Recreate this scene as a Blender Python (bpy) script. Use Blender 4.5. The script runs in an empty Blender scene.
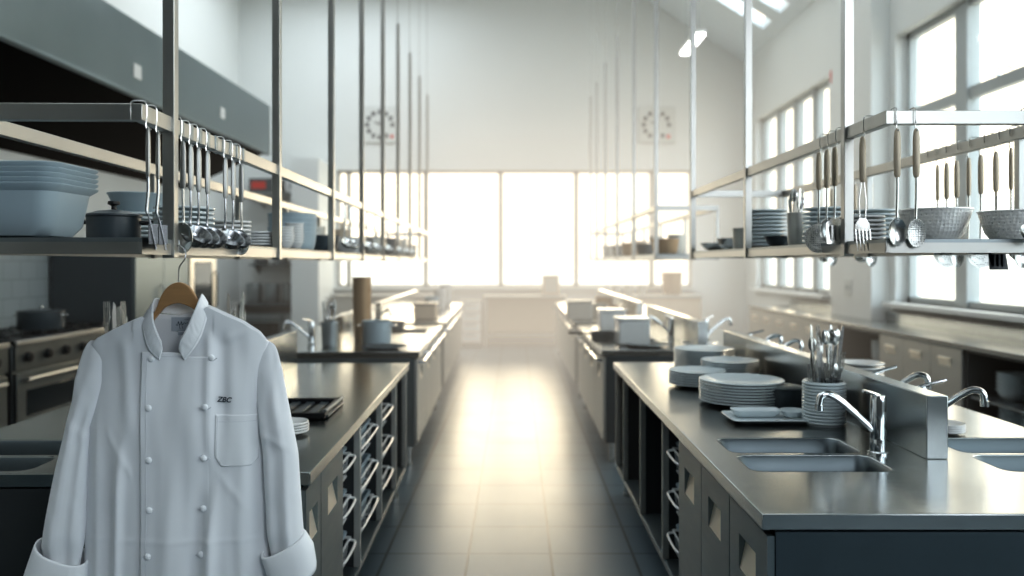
import bpy, bmesh, math, random
from mathutils import Vector, Matrix, noise as mnoise

random.seed(7)
PI = math.pi
sc = bpy.context.scene
COL = sc.collection
F = 800.0           # focal length in pixels of the 1024 wide frame
EYE = 1.58          # eye height


# ------------------------------------------------------------------ helpers
def lerp(a, b, t):
    return a + (b - a) * t


def sm(a, b, x):
    t = max(0.0, min(1.0, (x - a) / (b - a)))
    return t * t * (3 - 2 * t)


def interp(tab, x):
    if x <= tab[0][0]:
        return tab[0][1]
    for (x0, y0), (x1, y1) in zip(tab, tab[1:]):
        if x <= x1:
            return lerp(y0, y1, (x - x0) / (x1 - x0))
    return tab[-1][1]


def spline(pts, n):
    """Catmull-Rom through pts, n samples per span"""
    P = [Vector(p) for p in pts]
    out = []
    for i in range(len(P) - 1):
        p0 = P[max(0, i - 1)]; p1 = P[i]; p2 = P[i + 1]; p3 = P[min(len(P) - 1, i + 2)]
        for k in range(n):
            t = k / n
            out.append(0.5 * ((2 * p1) + (p2 - p0) * t + (2 * p0 - 5 * p1 + 4 * p2 - p3) * t * t
                              + (3 * p1 - p0 - 3 * p2 + p3) * t ** 3))
    out.append(P[-1])
    return out


class MB:
    def __init__(self):
        self.bm = bmesh.new()

    def face(self, vs):
        try:
            self.bm.faces.new(vs)
        except ValueError:
            pass

    def quad(self, *pts):
        self.face([self.bm.verts.new(p) for p in pts])
        return self

    def box(self, x0, x1, y0, y1, z0, z1):
        if x0 > x1: x0, x1 = x1, x0
        if y0 > y1: y0, y1 = y1, y0
        if z0 > z1: z0, z1 = z1, z0
        v = [self.bm.verts.new(p) for p in ((x0, y0, z0), (x1, y0, z0), (x1, y1, z0), (x0, y1, z0),
                                            (x0, y0, z1), (x1, y0, z1), (x1, y1, z1), (x0, y1, z1))]
        for f in ((3, 2, 1, 0), (4, 5, 6, 7), (0, 1, 5, 4), (1, 2, 6, 5), (2, 3, 7, 6), (3, 0, 4, 7)):
            self.face([v[i] for i in f])
        return self

    def rings(self, rings, closed=True, cap0=True, cap1=True):
        R = [[self.bm.verts.new(p) for p in r] for r in rings]
        n = len(R[0])
        for a, b in zip(R, R[1:]):
            for i in range(n if closed else n - 1):
                j = (i + 1) % n
                self.face([a[i], a[j], b[j], b[i]])
        if cap0: self.face(list(reversed(R[0])))
        if cap1: self.face(R[-1])
        return self

    def tube(self, pts, r, n=8, cap=True):
        P = [Vector(p) for p in pts]
        rad = r if isinstance(r, (list, tuple)) else [r] * len(P)
        rings = []
        up = None
        for i, p in enumerate(P):
            d = (P[min(i + 1, len(P) - 1)] - P[max(i - 1, 0)]).normalized()
            if up is None:
                up = Vector((0, 0, 1)) if abs(d.z) < .9 else Vector((1, 0, 0))
            s = d.cross(up)
            if s.length < 1e-4: s = d.cross(Vector((0, 1, 0.3)))
            s.normalize(); up = s.cross(d).normalized()
            rings.append([p + (s * math.cos(2 * PI * k / n) + up * math.sin(2 * PI * k / n)) * rad[i] for k in range(n)])
        return self.rings(rings, True, cap, cap)

    def cyl(self, x, y, z0, z1, r, n=20, r1=None):
        r1 = r if r1 is None else r1
        return self.rings([[(x + q * math.cos(2 * PI * k / n), y + q * math.sin(2 * PI * k / n), z) for k in range(n)]
                           for z, q in ((z0, r), (z1, r1))])

    def lathe(self, prof, x=0, y=0, z=0, n=28, sx=1, sy=1):
        """prof: list of (r, z); r=0 ends close"""
        rings = []
        for r, h in prof:
            r = max(r, 1e-5)
            rings.append([(x + sx * r * math.cos(2 * PI * k / n), y + sy * r * math.sin(2 * PI * k / n), z + h) for k in range(n)])
        return self.rings(rings, True, prof[0][0] < 1e-4, prof[-1][0] < 1e-4)

    def prism(self, poly, y0, y1):
        """poly in (x,z), extruded along y"""
        return self.rings([[(x, y0, z) for x, z in poly], [(x, y1, z) for x, z in poly]])

    def sphere(self, c, rx, ry, rz, n=14, m=8):
        rings = []
        for i in range(m + 1):
            t = PI * i / m
            q = max(math.sin(t), 1e-4)
            rings.append([(c[0] + rx * q * math.cos(2 * PI * k / n), c[1] + ry * q * math.sin(2 * PI * k / n),
                           c[2] - rz * math.cos(t)) for k in range(n)])
        return self.rings(rings)

    def grid(self, fn, nu, nv):
        V = [[self.bm.verts.new(fn(i / nu, j / nv)) for i in range(nu + 1)] for j in range(nv + 1)]
        for j in range(nv):
            for i in range(nu):
                self.face([V[j][i], V[j][i + 1], V[j + 1][i + 1], V[j + 1][i]])
        return self

    def build(self, name, m, parent=None, bevel=0, smooth=35, solid=0, sub=0):
        bm = self.bm
        bmesh.ops.remove_doubles(bm, verts=bm.verts, dist=1e-6)
        bmesh.ops.recalc_face_normals(bm, faces=bm.faces)
        me = bpy.data.meshes.new(name)
        bm.to_mesh(me); bm.free()
        me.materials.append(m)
        if smooth:
            for p in me.polygons: p.use_smooth = True
            me.set_sharp_from_angle(angle=math.radians(smooth))
        o = bpy.data.objects.new(name, me)
        COL.objects.link(o)
        if parent: o.parent = parent
        if solid:
            md = o.modifiers.new('solid', 'SOLIDIFY'); md.thickness = solid; md.offset = 0
        if sub:
            md = o.modifiers.new('sub', 'SUBSURF'); md.levels = sub; md.render_levels = sub
        if bevel:
            md = o.modifiers.new('bevel', 'BEVEL'); md.width = bevel; md.segments = 2; md.limit_method = 'ANGLE'
            md.angle_limit = math.radians(40)
        return o


def tag(o, label=None, cat=None, group=None, kind=None):
    if label: o['label'] = label
    if cat: o['category'] = cat
    if group: o['group'] = group
    if kind: o['kind'] = kind
    return o


def thing(name, label=None, cat=None, loc=(0, 0, 0), rz=0, group=None):
    o = bpy.data.objects.new(name, None)
    o.empty_display_size = .05
    COL.objects.link(o); o.location = loc; o.rotation_euler = (0, 0, rz)
    return tag(o, label, cat, group)


def dup(root):
    r = root.copy(); COL.objects.link(r)
    for ch in list(root.children):
        c = ch.copy(); COL.objects.link(c); c.parent = r
        for g in list(ch.children):
            d = g.copy(); COL.objects.link(d); d.parent = c
    return r


CACHE = {}


def place(key, builder, loc, label, cat, group=None, rz=0, scale=1, tilt=None):
    if key not in CACHE:
        o = builder(); CACHE[key] = o
    else:
        o = dup(CACHE[key])
    o.location = loc; o.rotation_euler = (tilt[0] if tilt else 0, tilt[1] if tilt else 0, rz)
    o.scale = (scale,) * 3 if not isinstance(scale, (tuple, list)) else scale
    for k in ('label', 'category', 'group'):
        if k in o: del o[k]
    return tag(o, label, cat, group)


ORD = ['topmost', 'second', 'third', 'fourth', 'fifth', 'sixth', 'seventh', 'eighth', 'ninth', 'tenth', 'eleventh',
       'twelfth', 'thirteenth', 'fourteenth', 'fifteenth', 'sixteenth', 'seventeenth', 'eighteenth', 'nineteenth',
       'twentieth']


def ordfirst(i):
    return 'first' if i == 0 else ORD[i]


def stack(key, builder, n, loc, pitch, what, where, cat, group, scale=1):
    """a stack of n things, every one its own object; what 'white dinner plate', where 'of the ... stack'"""
    for i in range(n):
        k = n - 1 - i
        pos = 'topmost' if k == 0 else ('bottommost' if i == 0 else ORD[k] + ' down')
        place(key, builder, (loc[0] + random.uniform(-.0018, .0018), loc[1] + random.uniform(-.0018, .0018), loc[2] + i * pitch),
              f'{what}, {pos} {where}', cat, group, rz=random.uniform(0, 6), scale=scale)


# ------------------------------------------------------------------ materials
def mat(name, base, rough=.5, metal=0.0, bump=0.0, bscale=40, var=0.0, vscale=6, stretch=None, spec=None, coat=0, aniso=0, sheen=0):
    m = bpy.data.materials.new(name); m.use_nodes = True
    nt = m.node_tree; N = nt.nodes; L = nt.links
    b = N['Principled BSDF']
    b.inputs['Base Color'].default_value = (*base, 1)
    b.inputs['Roughness'].default_value = rough
    b.inputs['Metallic'].default_value = metal
    if spec is not None: b.inputs['Specular IOR Level'].default_value = spec
    if coat: b.inputs['Coat Weight'].default_value = coat; b.inputs['Coat Roughness'].default_value = .1
    if sheen: b.inputs['Sheen Weight'].default_value = sheen
    tc = N.new('ShaderNodeTexCoord')
    mp = N.new('ShaderNodeMapping'); L.new(tc.outputs['Object'], mp.inputs['Vector'])
    if stretch: mp.inputs['Scale'].default_value = stretch
    nz = N.new('ShaderNodeTexNoise'); nz.inputs['Scale'].default_value = vscale; nz.inputs['Detail'].default_value = 4
    L.new(mp.outputs['Vector'], nz.inputs['Vector'])
    mix = N.new('ShaderNodeMix'); mix.data_type = 'RGBA'
    v = var if var else .04
    mix.inputs['A'].default_value = (*[c * (1 - v) for c in base], 1)
    mix.inputs['B'].default_value = (*[min(1, c * (1 + v)) for c in base], 1)
    L.new(nz.outputs['Fac'], mix.inputs['Factor']); L.new(mix.outputs['Result'], b.inputs['Base Color'])
    if metal > .4:
        mr = N.new('ShaderNodeMapRange')
        mr.inputs['To Min'].default_value = rough * .85; mr.inputs['To Max'].default_value = rough * 1.2
        L.new(nz.outputs['Fac'], mr.inputs['Value']); L.new(mr.outputs['Result'], b.inputs['Roughness'])
    if bump:
        n2 = N.new('ShaderNodeTexNoise'); n2.inputs['Scale'].default_value = bscale; n2.inputs['Detail'].default_value = 3
        L.new(mp.outputs['Vector'], n2.inputs['Vector'])
        bp = N.new('ShaderNodeBump'); bp.inputs['Strength'].default_value = bump; bp.inputs['Distance'].default_value = .002
        L.new(n2.outputs['Fac'], bp.inputs['Height']); L.new(bp.outputs['Normal'], b.inputs['Normal'])
    return m


M = {}
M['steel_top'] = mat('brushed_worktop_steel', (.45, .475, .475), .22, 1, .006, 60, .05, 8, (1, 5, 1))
M['steel_top_dark'] = mat('worktop_steel_dark_reflection', (.27, .29, .285), .2, 1, .006, 60, .05, 8, (1, 5, 1))  # darker copy of the worktop steel, a dark reflection put into its colour
M['steel_bowl'] = mat('sink_steel', (.11, .13, .14), .42, 1, 0, 25, .06)
M['steel_edge'] = mat('rail_steel', (.48, .475, .45), .36, 1, 0, 30, .05)
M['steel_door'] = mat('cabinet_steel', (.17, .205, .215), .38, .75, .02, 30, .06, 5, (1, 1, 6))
M['steel_light'] = mat('pale_cabinet_steel', (.46, .46, .43), .45, .6, .02, 30, .05)  # pale steel; on the second islands it stands for sunlight on the doors
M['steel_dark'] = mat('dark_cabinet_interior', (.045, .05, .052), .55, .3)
M['steel_end'] = mat('end_panel_steel', (.06, .082, .095), .42, .6, .02, 25, .06)
M['steel_grey'] = mat('equipment_steel', (.30, .33, .34), .38, .9, .02, 20, .08)
M['range'] = mat('cooker_steel', (.17, .185, .185), .36, .9, .02, 20, .08)
M['hood'] = mat('hood_steel', (.21, .25, .26), .36, 1, .02, 8, .12, 2)
M['chrome'] = mat('polished_chrome', (.72, .74, .75), .1, 1)
M['tool_steel'] = mat('tool_steel', (.58, .58, .56), .24, 1)
M['tool_dark'] = mat('dark_tool_steel', (.34, .35, .36), .25, 1)
M['tool_handle'] = mat('tan_handle', (.42, .355, .27), .45, .35)
M['steel_handle'] = mat('satin_steel_handle', (.36, .36, .35), .42, 1)
M['pull'] = mat('pull_plate', (.95, .86, .72), .38, .75)  # bright cream carries the window light caught by the pulls
M['black'] = mat('black_plastic', (.012, .012, .013), .4)
M['hood_shade'] = mat('black_hood_shade', (.006, .006, .006), .95, spec=.05)  # black stands for the deep shade under the hood
M['blackglass'] = mat('dark_oven_glass', (.01, .014, .016), .08)
M['white'] = mat('white_ceramic', (.74, .75, .74), .18)
M['plate'] = mat('cool_lit_ceramic', (.62, .69, .71), .16)  # white ceramic with the cool tint of the light put into its colour
M['basin'] = mat('blue_grey_plastic', (.40, .49, .54), .38, 0, .01)
M['greydark'] = mat('dark_grey_enamel', (.06, .075, .085), .35)
M['warmbox'] = mat('beige_enamel', (.52, .44, .34), .5)
M['copper'] = mat('worn_brown_metal', (.36, .25, .15), .45, .5)
M['wood'] = mat('varnished_beech', (.40, .235, .11), .42, 0, .05, 60, .22, 5, (1, 8, 14))
M['cloth'] = mat('white_cotton', (.80, .82, .845), .85, 0, .10, 420, .012, 9, None, .25, 0, 0, .25)
M['cloth2'] = mat('white_cotton_collar', (.82, .84, .86), .85, 0, .12, 380, .012, 9, None, .25)
M['stitch'] = mat('white_thread', (.66, .68, .71), .9)
M['label'] = mat('grey_woven_label', (.46, .50, .55), .8)
M['ink'] = mat('dark_thread', (.02, .03, .045), .8)
M['red'] = mat('red_enamel', (.55, .045, .035), .4)
M['wall'] = mat('white_wall_paint', (.73, .75, .735), .75, 0, .02, 60, .02, 1)
M['darkwall'] = mat('dark_reflection_wall', (.09, .10, .105), .7, 0, 0, 1, .02, 1)  # dark tone made up for the unseen wall so steel reflects dimly
M['ceil'] = mat('ceiling_paint', (.84, .89, .91), .8, 0, 0, 1, .02, 1)
M['frame'] = mat('window_frame_grey', (.42, .45, .45), .5)
M['framew'] = mat('window_frame_pale', (.50, .48, .44), .5)
M['clock'] = mat('clock_face', (.62, .64, .62), .6)
M['clockring'] = mat('clock_frame', (.36, .38, .38), .5)
M['mark'] = mat('clock_mark', (.05, .06, .075), .5)
M['hill'] = mat('misty_hill', (.60, .55, .48), 1)
M['bush'] = mat('garden_green', (.14, .20, .10), .9)


def glass_mat():
    m = bpy.data.materials.new('window_glass'); m.use_nodes = True
    nt = m.node_tree; N = nt.nodes; L = nt.links
    N.remove(N['Principled BSDF'])
    t = N.new('ShaderNodeBsdfTransparent'); g = N.new('ShaderNodeBsdfGlossy'); g.inputs['Roughness'].default_value = .02
    t.inputs['Color'].default_value = (.97, .98, .97, 1)
    lw = N.new('ShaderNodeLayerWeight'); lw.inputs['Blend'].default_value = .5
    pw = N.new('ShaderNodeMath'); pw.operation = 'POWER'; pw.inputs[1].default_value = 5
    fr = N.new('ShaderNodeMath'); fr.operation = 'MULTIPLY_ADD'; fr.inputs[1].default_value = .5; fr.inputs[2].default_value = .02
    L.new(lw.outputs['Facing'], pw.inputs[0]); L.new(pw.outputs[0], fr.inputs[0])
    mx = N.new('ShaderNodeMixShader')
    L.new(fr.outputs[0], mx.inputs['Fac']); L.new(t.outputs[0], mx.inputs[1]); L.new(g.outputs[0], mx.inputs[2])
    L.new(mx.outputs[0], N['Material Output'].inputs['Surface'])
    return m


M['glass'] = glass_mat()


def tile_mat(name, base, grout, w, h, rough, mortar, off=0.0, plane='xy', var=.12, spec=.5):
    m = bpy.data.materials.new(name); m.use_nodes = True
    nt = m.node_tree; N = nt.nodes; L = nt.links
    b = N['Principled BSDF']
    geo = N.new('ShaderNodeNewGeometry')
    mp = N.new('ShaderNodeMapping'); L.new(geo.outputs['Position'], mp.inputs['Vector'])
    if plane == 'yz': mp.inputs['Rotation'].default_value = (0, PI / 2, PI / 2) ; 
    br = N.new('ShaderNodeTexBrick'); br.offset = off; br.squash = 1
    br.inputs['Scale'].default_value = 1
    br.inputs['Brick Width'].default_value = w; br.inputs['Row Height'].default_value = h
    br.inputs['Mortar Size'].default_value = mortar; br.inputs['Mortar Smooth'].default_value = .3
    br.inputs['Color1'].default_value = (*base, 1); br.inputs['Color2'].default_value = (*[c * (1 - var) for c in base], 1)
    br.inputs['Mortar'].default_value = (*grout, 1)
    if plane == 'yz':
        sx = N.new('ShaderNodeSeparateXYZ'); cx = N.new('ShaderNodeCombineXYZ')
        L.new(geo.outputs['Position'], sx.inputs[0]); L.new(sx.outputs['Y'], cx.inputs['X']); L.new(sx.outputs['Z'], cx.inputs['Y'])
        L.new(cx.outputs[0], br.inputs['Vector'])
    else:
        mp.inputs['Location'].default_value = (.257, .1, 0)
        L.new(mp.outputs[0], br.inputs['Vector'])
    L.new(br.outputs['Color'], b.inputs['Base Color'])
    nz = N.new('ShaderNodeTexNoise'); nz.inputs['Scale'].default_value = 2.2; nz.inputs['Detail'].default_value = 5
    L.new(geo.outputs['Position'], nz.inputs['Vector'])
    mr = N.new('ShaderNodeMapRange'); mr.inputs['To Min'].default_value = rough * .85; mr.inputs['To Max'].default_value = rough * 1.2
    L.new(nz.outputs['Fac'], mr.inputs['Value']); L.new(mr.outputs[0], b.inputs['Roughness'])
    b.inputs['Specular IOR Level'].default_value = spec
    if plane == 'xy': b.inputs['Coat Weight'].default_value = .3; b.inputs['Coat Roughness'].default_value = .27
    bp = N.new('ShaderNodeBump'); bp.inputs['Strength'].default_value = .06; bp.inputs['Distance'].default_value = .003; bp.invert = True
    L.new(br.outputs['Fac'], bp.inputs['Height']); L.new(bp.outputs[0], b.inputs['Normal'])
    return m


M['floor'] = tile_mat('slate_floor_tiles', (.10, .145, .175), (.02, .028, .034), .445, .445, .33, .009, 0, 'xy', .1, 1.0)
M['walltile'] = tile_mat('left_wall_tiles', (.40, .45, .46), (.27, .30, .31), .3, .2, .3, .006, .5, 'yz', .04)


def perforated(name, base, scale, hole=(.02, .02, .02), metal=1, rough=.3, dist=.32):
    m = bpy.data.materials.new(name); m.use_nodes = True
    nt = m.node_tree; N = nt.nodes; L = nt.links
    b = N['Principled BSDF']; b.inputs['Metallic'].default_value = metal; b.inputs['Roughness'].default_value = rough
    tc = N.new('ShaderNodeTexCoord'); vo = N.new('ShaderNodeTexVoronoi'); vo.inputs['Scale'].default_value = scale
    vo.inputs['Randomness'].default_value = .25
    L.new(tc.outputs['Object'], vo.inputs['Vector'])
    mt = N.new('ShaderNodeMath'); mt.operation = 'LESS_THAN'; mt.inputs[1].default_value = dist
    L.new(vo.outputs['Distance'], mt.inputs[0])
    mx = N.new('ShaderNodeMix'); mx.data_type = 'RGBA'; mx.inputs['A'].default_value = (*base, 1); mx.inputs['B'].default_value = (*hole, 1)
    L.new(mt.outputs[0], mx.inputs['Factor']); L.new(mx.outputs['Result'], b.inputs['Base Color'])
    bp = N.new('ShaderNodeBump'); bp.inputs['Strength'].default_value = .6; bp.inputs['Distance'].default_value = .004
    L.new(vo.outputs['Distance'], bp.inputs['Height']); L.new(bp.outputs[0], b.inputs['Normal'])
    return m


M['perf'] = perforated('perforated_tool_steel', (.82, .81, .78), 130, (.12, .12, .12), .8, .42, .28)
M['colander'] = perforated('hammered_colander_steel', (.97, .96, .93), 75, (.66, .66, .64), .35, .3, .2)


def emit(name, colr, s):
    m = bpy.data.materials.new(name); m.use_nodes = True
    N = m.node_tree.nodes; b = N['Principled BSDF']
    b.inputs['Base Color'].default_value = (*colr, 1)
    b.inputs['Emission Color'].default_value = (*colr, 1); b.inputs['Emission Strength'].default_value = s
    return m


M['tube'] = emit('lit_tube', (1, .98, .93), 6)
M['ledge'] = emit('status_light', (.9, .95, 1), 1.2)

# row lines: distance across from the aisle for the two island rows
def RX(u, d): return .667 + u
def LX(u, d): return -.615 - .0207 * d - u
LROT = .0207
def zc(o): return o
# ================================================================== SETTING
BACK, LEFT, RIGHT, FRONT = 15.6, -5.4, 4.46, -3.2


def struct(name, mb, m, parent=None, **k):
    o = mb.build(name, m, parent, smooth=0, **k)
    if not parent: o['kind'] = 'structure'
    return o


struct('floor', MB().box(LEFT - .2, RIGHT + .2, FRONT - .2, BACK + .2, -.1, 0), M['floor'])

# back wall with one long window opening
BZ0, BZ1, BX0, BX1 = 1.11, 3.39, -3.49, 3.43
b = MB()
b.box(LEFT - .2, BX0, BACK, BACK + .25, 0, 8.4); b.box(BX1, RIGHT + .2, BACK, BACK + .25, 0, 8.4)
b.box(BX0, BX1, BACK, BACK + .25, 0, BZ0); b.box(BX0, BX1, BACK, BACK + .25, BZ1, 8.4)
struct('wall_back', b, M['wall'])
struct('wall_front', MB().box(LEFT - .2, RIGHT + .2, FRONT - .25, FRONT, 0, 8.6), M['darkwall'])

wl = MB(); wl.box(LEFT - .2, LEFT, FRONT, BACK, 0, 8.4)
struct('wall_left', wl, M['wall'])
struct('trim_1', MB().box(LEFT, LEFT + .012, 2, 13.5, .0, 2.2), M['walltile'])

# right wall with two banks of windows
WZ0, WZ1 = 1.12, 4.25
banks = [(-1.5, 9.4), (11.4, 14.85)]  # nearest stretch is out of view, added to side-light the jacket
b = MB()
ys = [FRONT] + [q for bk in banks for q in bk] + [BACK]
for i in range(0, len(ys), 2):
    b.box(RIGHT, RIGHT + .3, ys[i], ys[i + 1], 0, 5.5)
for y0, y1 in banks:
    b.box(RIGHT, RIGHT + .3, y0, y1, 0, WZ0); b.box(RIGHT, RIGHT + .3, y0, y1, WZ1, 5.5)
struct('wall_right', b, M['wall'])
struct('trim_2', MB().box(RIGHT - .22, RIGHT, 9.55, 10.75, 0, 4.9), M['wall'])          # pier between the window banks
struct('wall_partition', MB().box(-4.02, -3.53, 14.3, BACK, 0, 3.45), M['wall'])

# roof: steep slope on the right with roof lights, shallow on the left
SL = .63
def roofz(x): return 5.5 + SL * (RIGHT - x) if x > 1.0 else 5.5 + SL * (RIGHT - 1.0) + .05 * (1.0 - x)
sky = [(13.8 - .88 * i - .45, 13.8 - .88 * i) for i in range(9)]  # roof lights nearer than the far two are unseen, added for light
b = MB()
def slope_quad(x0, x1, y0, y1, t=.18):
    b.rings([[(x0, y0, roofz(x0)), (x1, y0, roofz(x1)), (x1, y0, roofz(x1) + t), (x0, y0, roofz(x0) + t)],
             [(x0, y1, roofz(x0)), (x1, y1, roofz(x1)), (x1, y1, roofz(x1) + t), (x0, y1, roofz(x0) + t)]])
SX0, SX1 = 2.2, 4.27
slope_quad(SX1, RIGHT + .3, FRONT, BACK); slope_quad(1.0, SX0, FRONT, BACK)
yy = FRONT
for y0, y1 in sorted(sky):
    slope_quad(SX0, SX1, yy, y0); yy = y1
slope_quad(SX0, SX1, yy, BACK)
slope_quad(LEFT - .2, 1.0, FRONT, BACK)
struct('ceiling', b, M['ceil'])


def window_back(n, x0, x1):
    root = thing(f'window_{n}'); root['kind'] = 'structure'
    z0, z1, t = BZ0, BZ1, .05
    f = MB()
    for a in ((x0, x0 + t, z0, z1), (x1 - t, x1, z0, z1), (x0, x1, z0, z0 + t), (x0, x1, z1 - t, z1)):
        f.box(a[0], a[1], BACK + .08, BACK + .15, a[2], a[3])
    f.build('window_frame', M['framew'], root, smooth=0)
    MB().box(x0 + t, x1 - t, BACK + .11, BACK + .118, z0 + t, z1 - t).build('pane', M['glass'], root, smooth=0)


edges = [-3.49, -3.28, -1.77, -.3, 1.18, 2.66, 3.43]
for i in range(6): window_back(i + 1, edges[i], edges[i + 1])
struct('trim_3', MB().box(BX0 - .05, BX1 + .05, BACK - .1, BACK + .02, BZ0 - .045, BZ0), M['wall'])


def window_right(n, y0, y1, ztr, latch=False):
    root = thing(f'window_{n}'); root['kind'] = 'structure'
    x0, x1, t = RIGHT + .12, RIGHT + .2, .07
    f = MB()
    f.box(x0, x1, y0, y0 + t, WZ0, WZ1); f.box(x0, x1, y1 - t, y1, WZ0, WZ1)
    f.box(x0, x1, y0, y1, WZ0, WZ0 + t); f.box(x0, x1, y0, y1, WZ1 - t, WZ1); f.box(x0, x1, y0, y1, ztr - .06, ztr + .06)
    f.build('window_frame', M['frame'], root, smooth=0)
    MB().box(x0 + .03, x0 + .04, y0 + t, y1 - t, WZ0 + t, ztr - .06).build('pane', M['glass'], root, smooth=0)
    MB().box(x0 + .03, x0 + .04, y0 + t, y1 - t, ztr + .06, WZ1 - t).build('pane', M['glass'], root, smooth=0)
    if latch:
        MB().tube(spline([(x0 - .01, y0 + .5, ztr + .05), (x0 - .06, y0 + .5, ztr + .08), (x0 - .06, y0 + .36, ztr + .11), (x0 - .05, y0 + .26, ztr + .06)], 6), .012).build('window_latch', M['chrome'], root)


cuts = [-1.5, .3, 2.1, 3.9, 5.6, 7.02, 8.2, 9.4]
for i in range(7): window_right(24 + i, cuts[i] + .03, cuts[i + 1] - .03, 3.3, i == 5)
cuts = [11.4, 12.25, 13.1, 13.95, 14.85]
for i in range(4): window_right(11 + i, cuts[i] + .03, cuts[i + 1] - .03, 3.3)
b = MB()
for y in (.3, 2.1, 3.9, 5.6, 7.02, 8.2): b.box(RIGHT + .1, RIGHT + .24, y - .11, y + .11, WZ0, WZ1)
for y in (12.25, 13.1, 13.95): b.box(RIGHT + .1, RIGHT + .24, y - .07, y + .07, WZ0, WZ1)
struct('trim_4', b, M['frame'])                                    # mullion posts
struct('trim_5', MB().box(RIGHT - .14, RIGHT + .12, -1.55, 9.45, WZ0 - .05, WZ0), M['wall'])
struct('trim_6', MB().box(RIGHT - .14, RIGHT + .12, 11.35, 14.9, WZ0 - .05, WZ0), M['wall'])
for i, (y0, y1) in enumerate(sky):
    g = MB(); x0, x1 = SX0, SX1
    g.quad((x0, y0, roofz(x0) + .09), (x1, y0, roofz(x1) + .09), (x1, y1, roofz(x1) + .09), (x0, y1, roofz(x0) + .09))
    struct(f'window_{15 + i}', g, M['glass'])

# outside: misty hills beyond the far windows, garden beyond the right windows
h = MB()
def hill(u, v):
    x = lerp(-90, 90, u); y = lerp(75, 120, v)
    return (x, y, -4 + sm(0, .6, v) * (8.5 + 4.5 * math.sin(u * 7 + 1.2) + 2.6 * math.sin(u * 17) + 1.0 * math.sin(u * 41)))
h.grid(hill, 60, 8)
struct('hills', h, M['hill'])
struct('ground', MB().box(-120, 120, 16.5, 120, -.6, -.5).box(5.5, 120, -40, 16.5, -.6, -.5), M['hill'])
def shrub(x, y, r, hh, lab):
    g = MB()
    for k in range(26):
        a = random.uniform(0, 6.28); q = random.uniform(0, 1) ** .5 * r; z = random.uniform(.1, hh)
        s = r * random.uniform(.25, .45)
        g.sphere((x + q * math.cos(a) * (1 - .5 * z / hh), y + q * math.sin(a) * (1 - .5 * z / hh), z - .5), s, s, s * .9, 9, 6)
    tag(g.build('shrub', M['bush']), lab, 'shrub', 'shrubs outside the right windows')
shrub(10.2, 12.6, 1.0, 2.2, 'green shrub outside the right window, seen under the hanging ladles')
shrub(13.5, 19.0, 1.2, 2.0, 'hazy green shrub farther off outside the right windows')

# wall clocks
def clock(x, z, label):
    r = thing('wall_clock', label, 'clock', (x, BACK, z), 0, 'wall clocks on the far wall')
    s = .36
    MB().box(-s, s, -.03, 0, -s, s).build('clock_case', M['clockring'], r, bevel=.02)
    MB().box(-s + .012, s - .012, -.036, -.028, -s + .012, s - .012).build('clock_face', M['clock'], r, smooth=0)
    for k in range(12):
        a = 2 * PI * k / 12
        if k == 4: continue
        cx, cz = .245 * math.sin(a), .245 * math.cos(a)
        MB().box(cx - .038, cx + .038, -.041, -.034, cz - .042, cz + .042).build('hour_mark', M['mark'], r, smooth=0)
    a = 2 * PI * 4.2 / 12
    MB().box(.29 * math.sin(a) - .035, .29 * math.sin(a) + .035, -.041, -.034, .29 * math.cos(a) - .035 - .06, .29 * math.cos(a) + .035 - .06).build('red_mark', M['red'], r, smooth=0)
    hh = MB(); hh.tube([(0, -.045, 0), (-.1, -.045, .06)], .012); hh.tube([(0, -.045, 0), (.06, -.045, .19)], .009); hh.cyl(0, 0, 0, .001, .001)
    hh.build('clock_hands', M['mark'], r)
clock(-2.65, 4.27, 'pale square wall clock on the far wall, left of the two')
clock(2.73, 4.27, 'pale square wall clock on the far wall, right of the two')

# fire alarm, socket, switch
fa = thing('fire_alarm', 'small red fire alarm sounder high on the right wall', 'alarm', (RIGHT, 11.1, 4.17))
MB().box(-.03, 0, -.09, .09, -.15, .15).build('back_plate', M['white'], fa, bevel=.01)
MB().sphere((-.05, 0, 0), .05, .08, .13).build('sounder', M['red'], fa)
sk = thing('wall_socket', 'white double wall socket on the pier between the right windows', 'socket', (RIGHT - .22, 10.2, 1.27))
MB().box(-.012, 0, -.1, .1, -.1, .1).build('socket_plate', M['clock'], sk, bevel=.004)
MB().box(-.016, -.01, -.07, -.015, -.03, .03).box(-.016, -.01, .015, .07, -.03, .03).build('socket_insert', M['frame'], sk, smooth=0)

# pendant tube light
pl = thing('pendant_light', 'lit white tube light hanging from the sloped ceiling', 'light', (2.6, 11.8, 4.8))
MB().box(-.08, .08, -.56, .56, .02, .075).build('housing', M['wall'], pl, bevel=.01)
MB().box(-.065, .065, -.54, .54, -.02, .02).build('diffuser', M['tube'], pl, bevel=.015)
w = MB(); hz = roofz(2.6) - 4.8 + .02
w.tube([(0, -.4, .07), (0, -.4, hz)], .006, 6); w.tube([(0, .4, .07), (0, .4, hz)], .006, 6)
w.build('cord', M['frame'], pl)

# ================================================================== ISLANDS
def slab_holes(mb, outer, holes, z0, z1):
    bm = mb.bm
    def loop(pts, z): return [bm.verts.new((p[0], p[1], z)) for p in pts]
    for z in (z1, z0):
        es = []
        for pts in [outer] + holes:
            vs = loop(pts, z)
            for i in range(len(vs)): es.append(bm.edges.new((vs[i], vs[(i + 1) % len(vs)])))
        bmesh.ops.triangle_fill(bm, use_beauty=True, use_dissolve=False, edges=es)
    for pts in [outer] + holes:
        a, c = loop(pts, z0), loop(pts, z1)
        for i in range(len(a)):
            j = (i + 1) % len(a); mb.face([a[i], a[j], c[j], c[i]])


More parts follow.
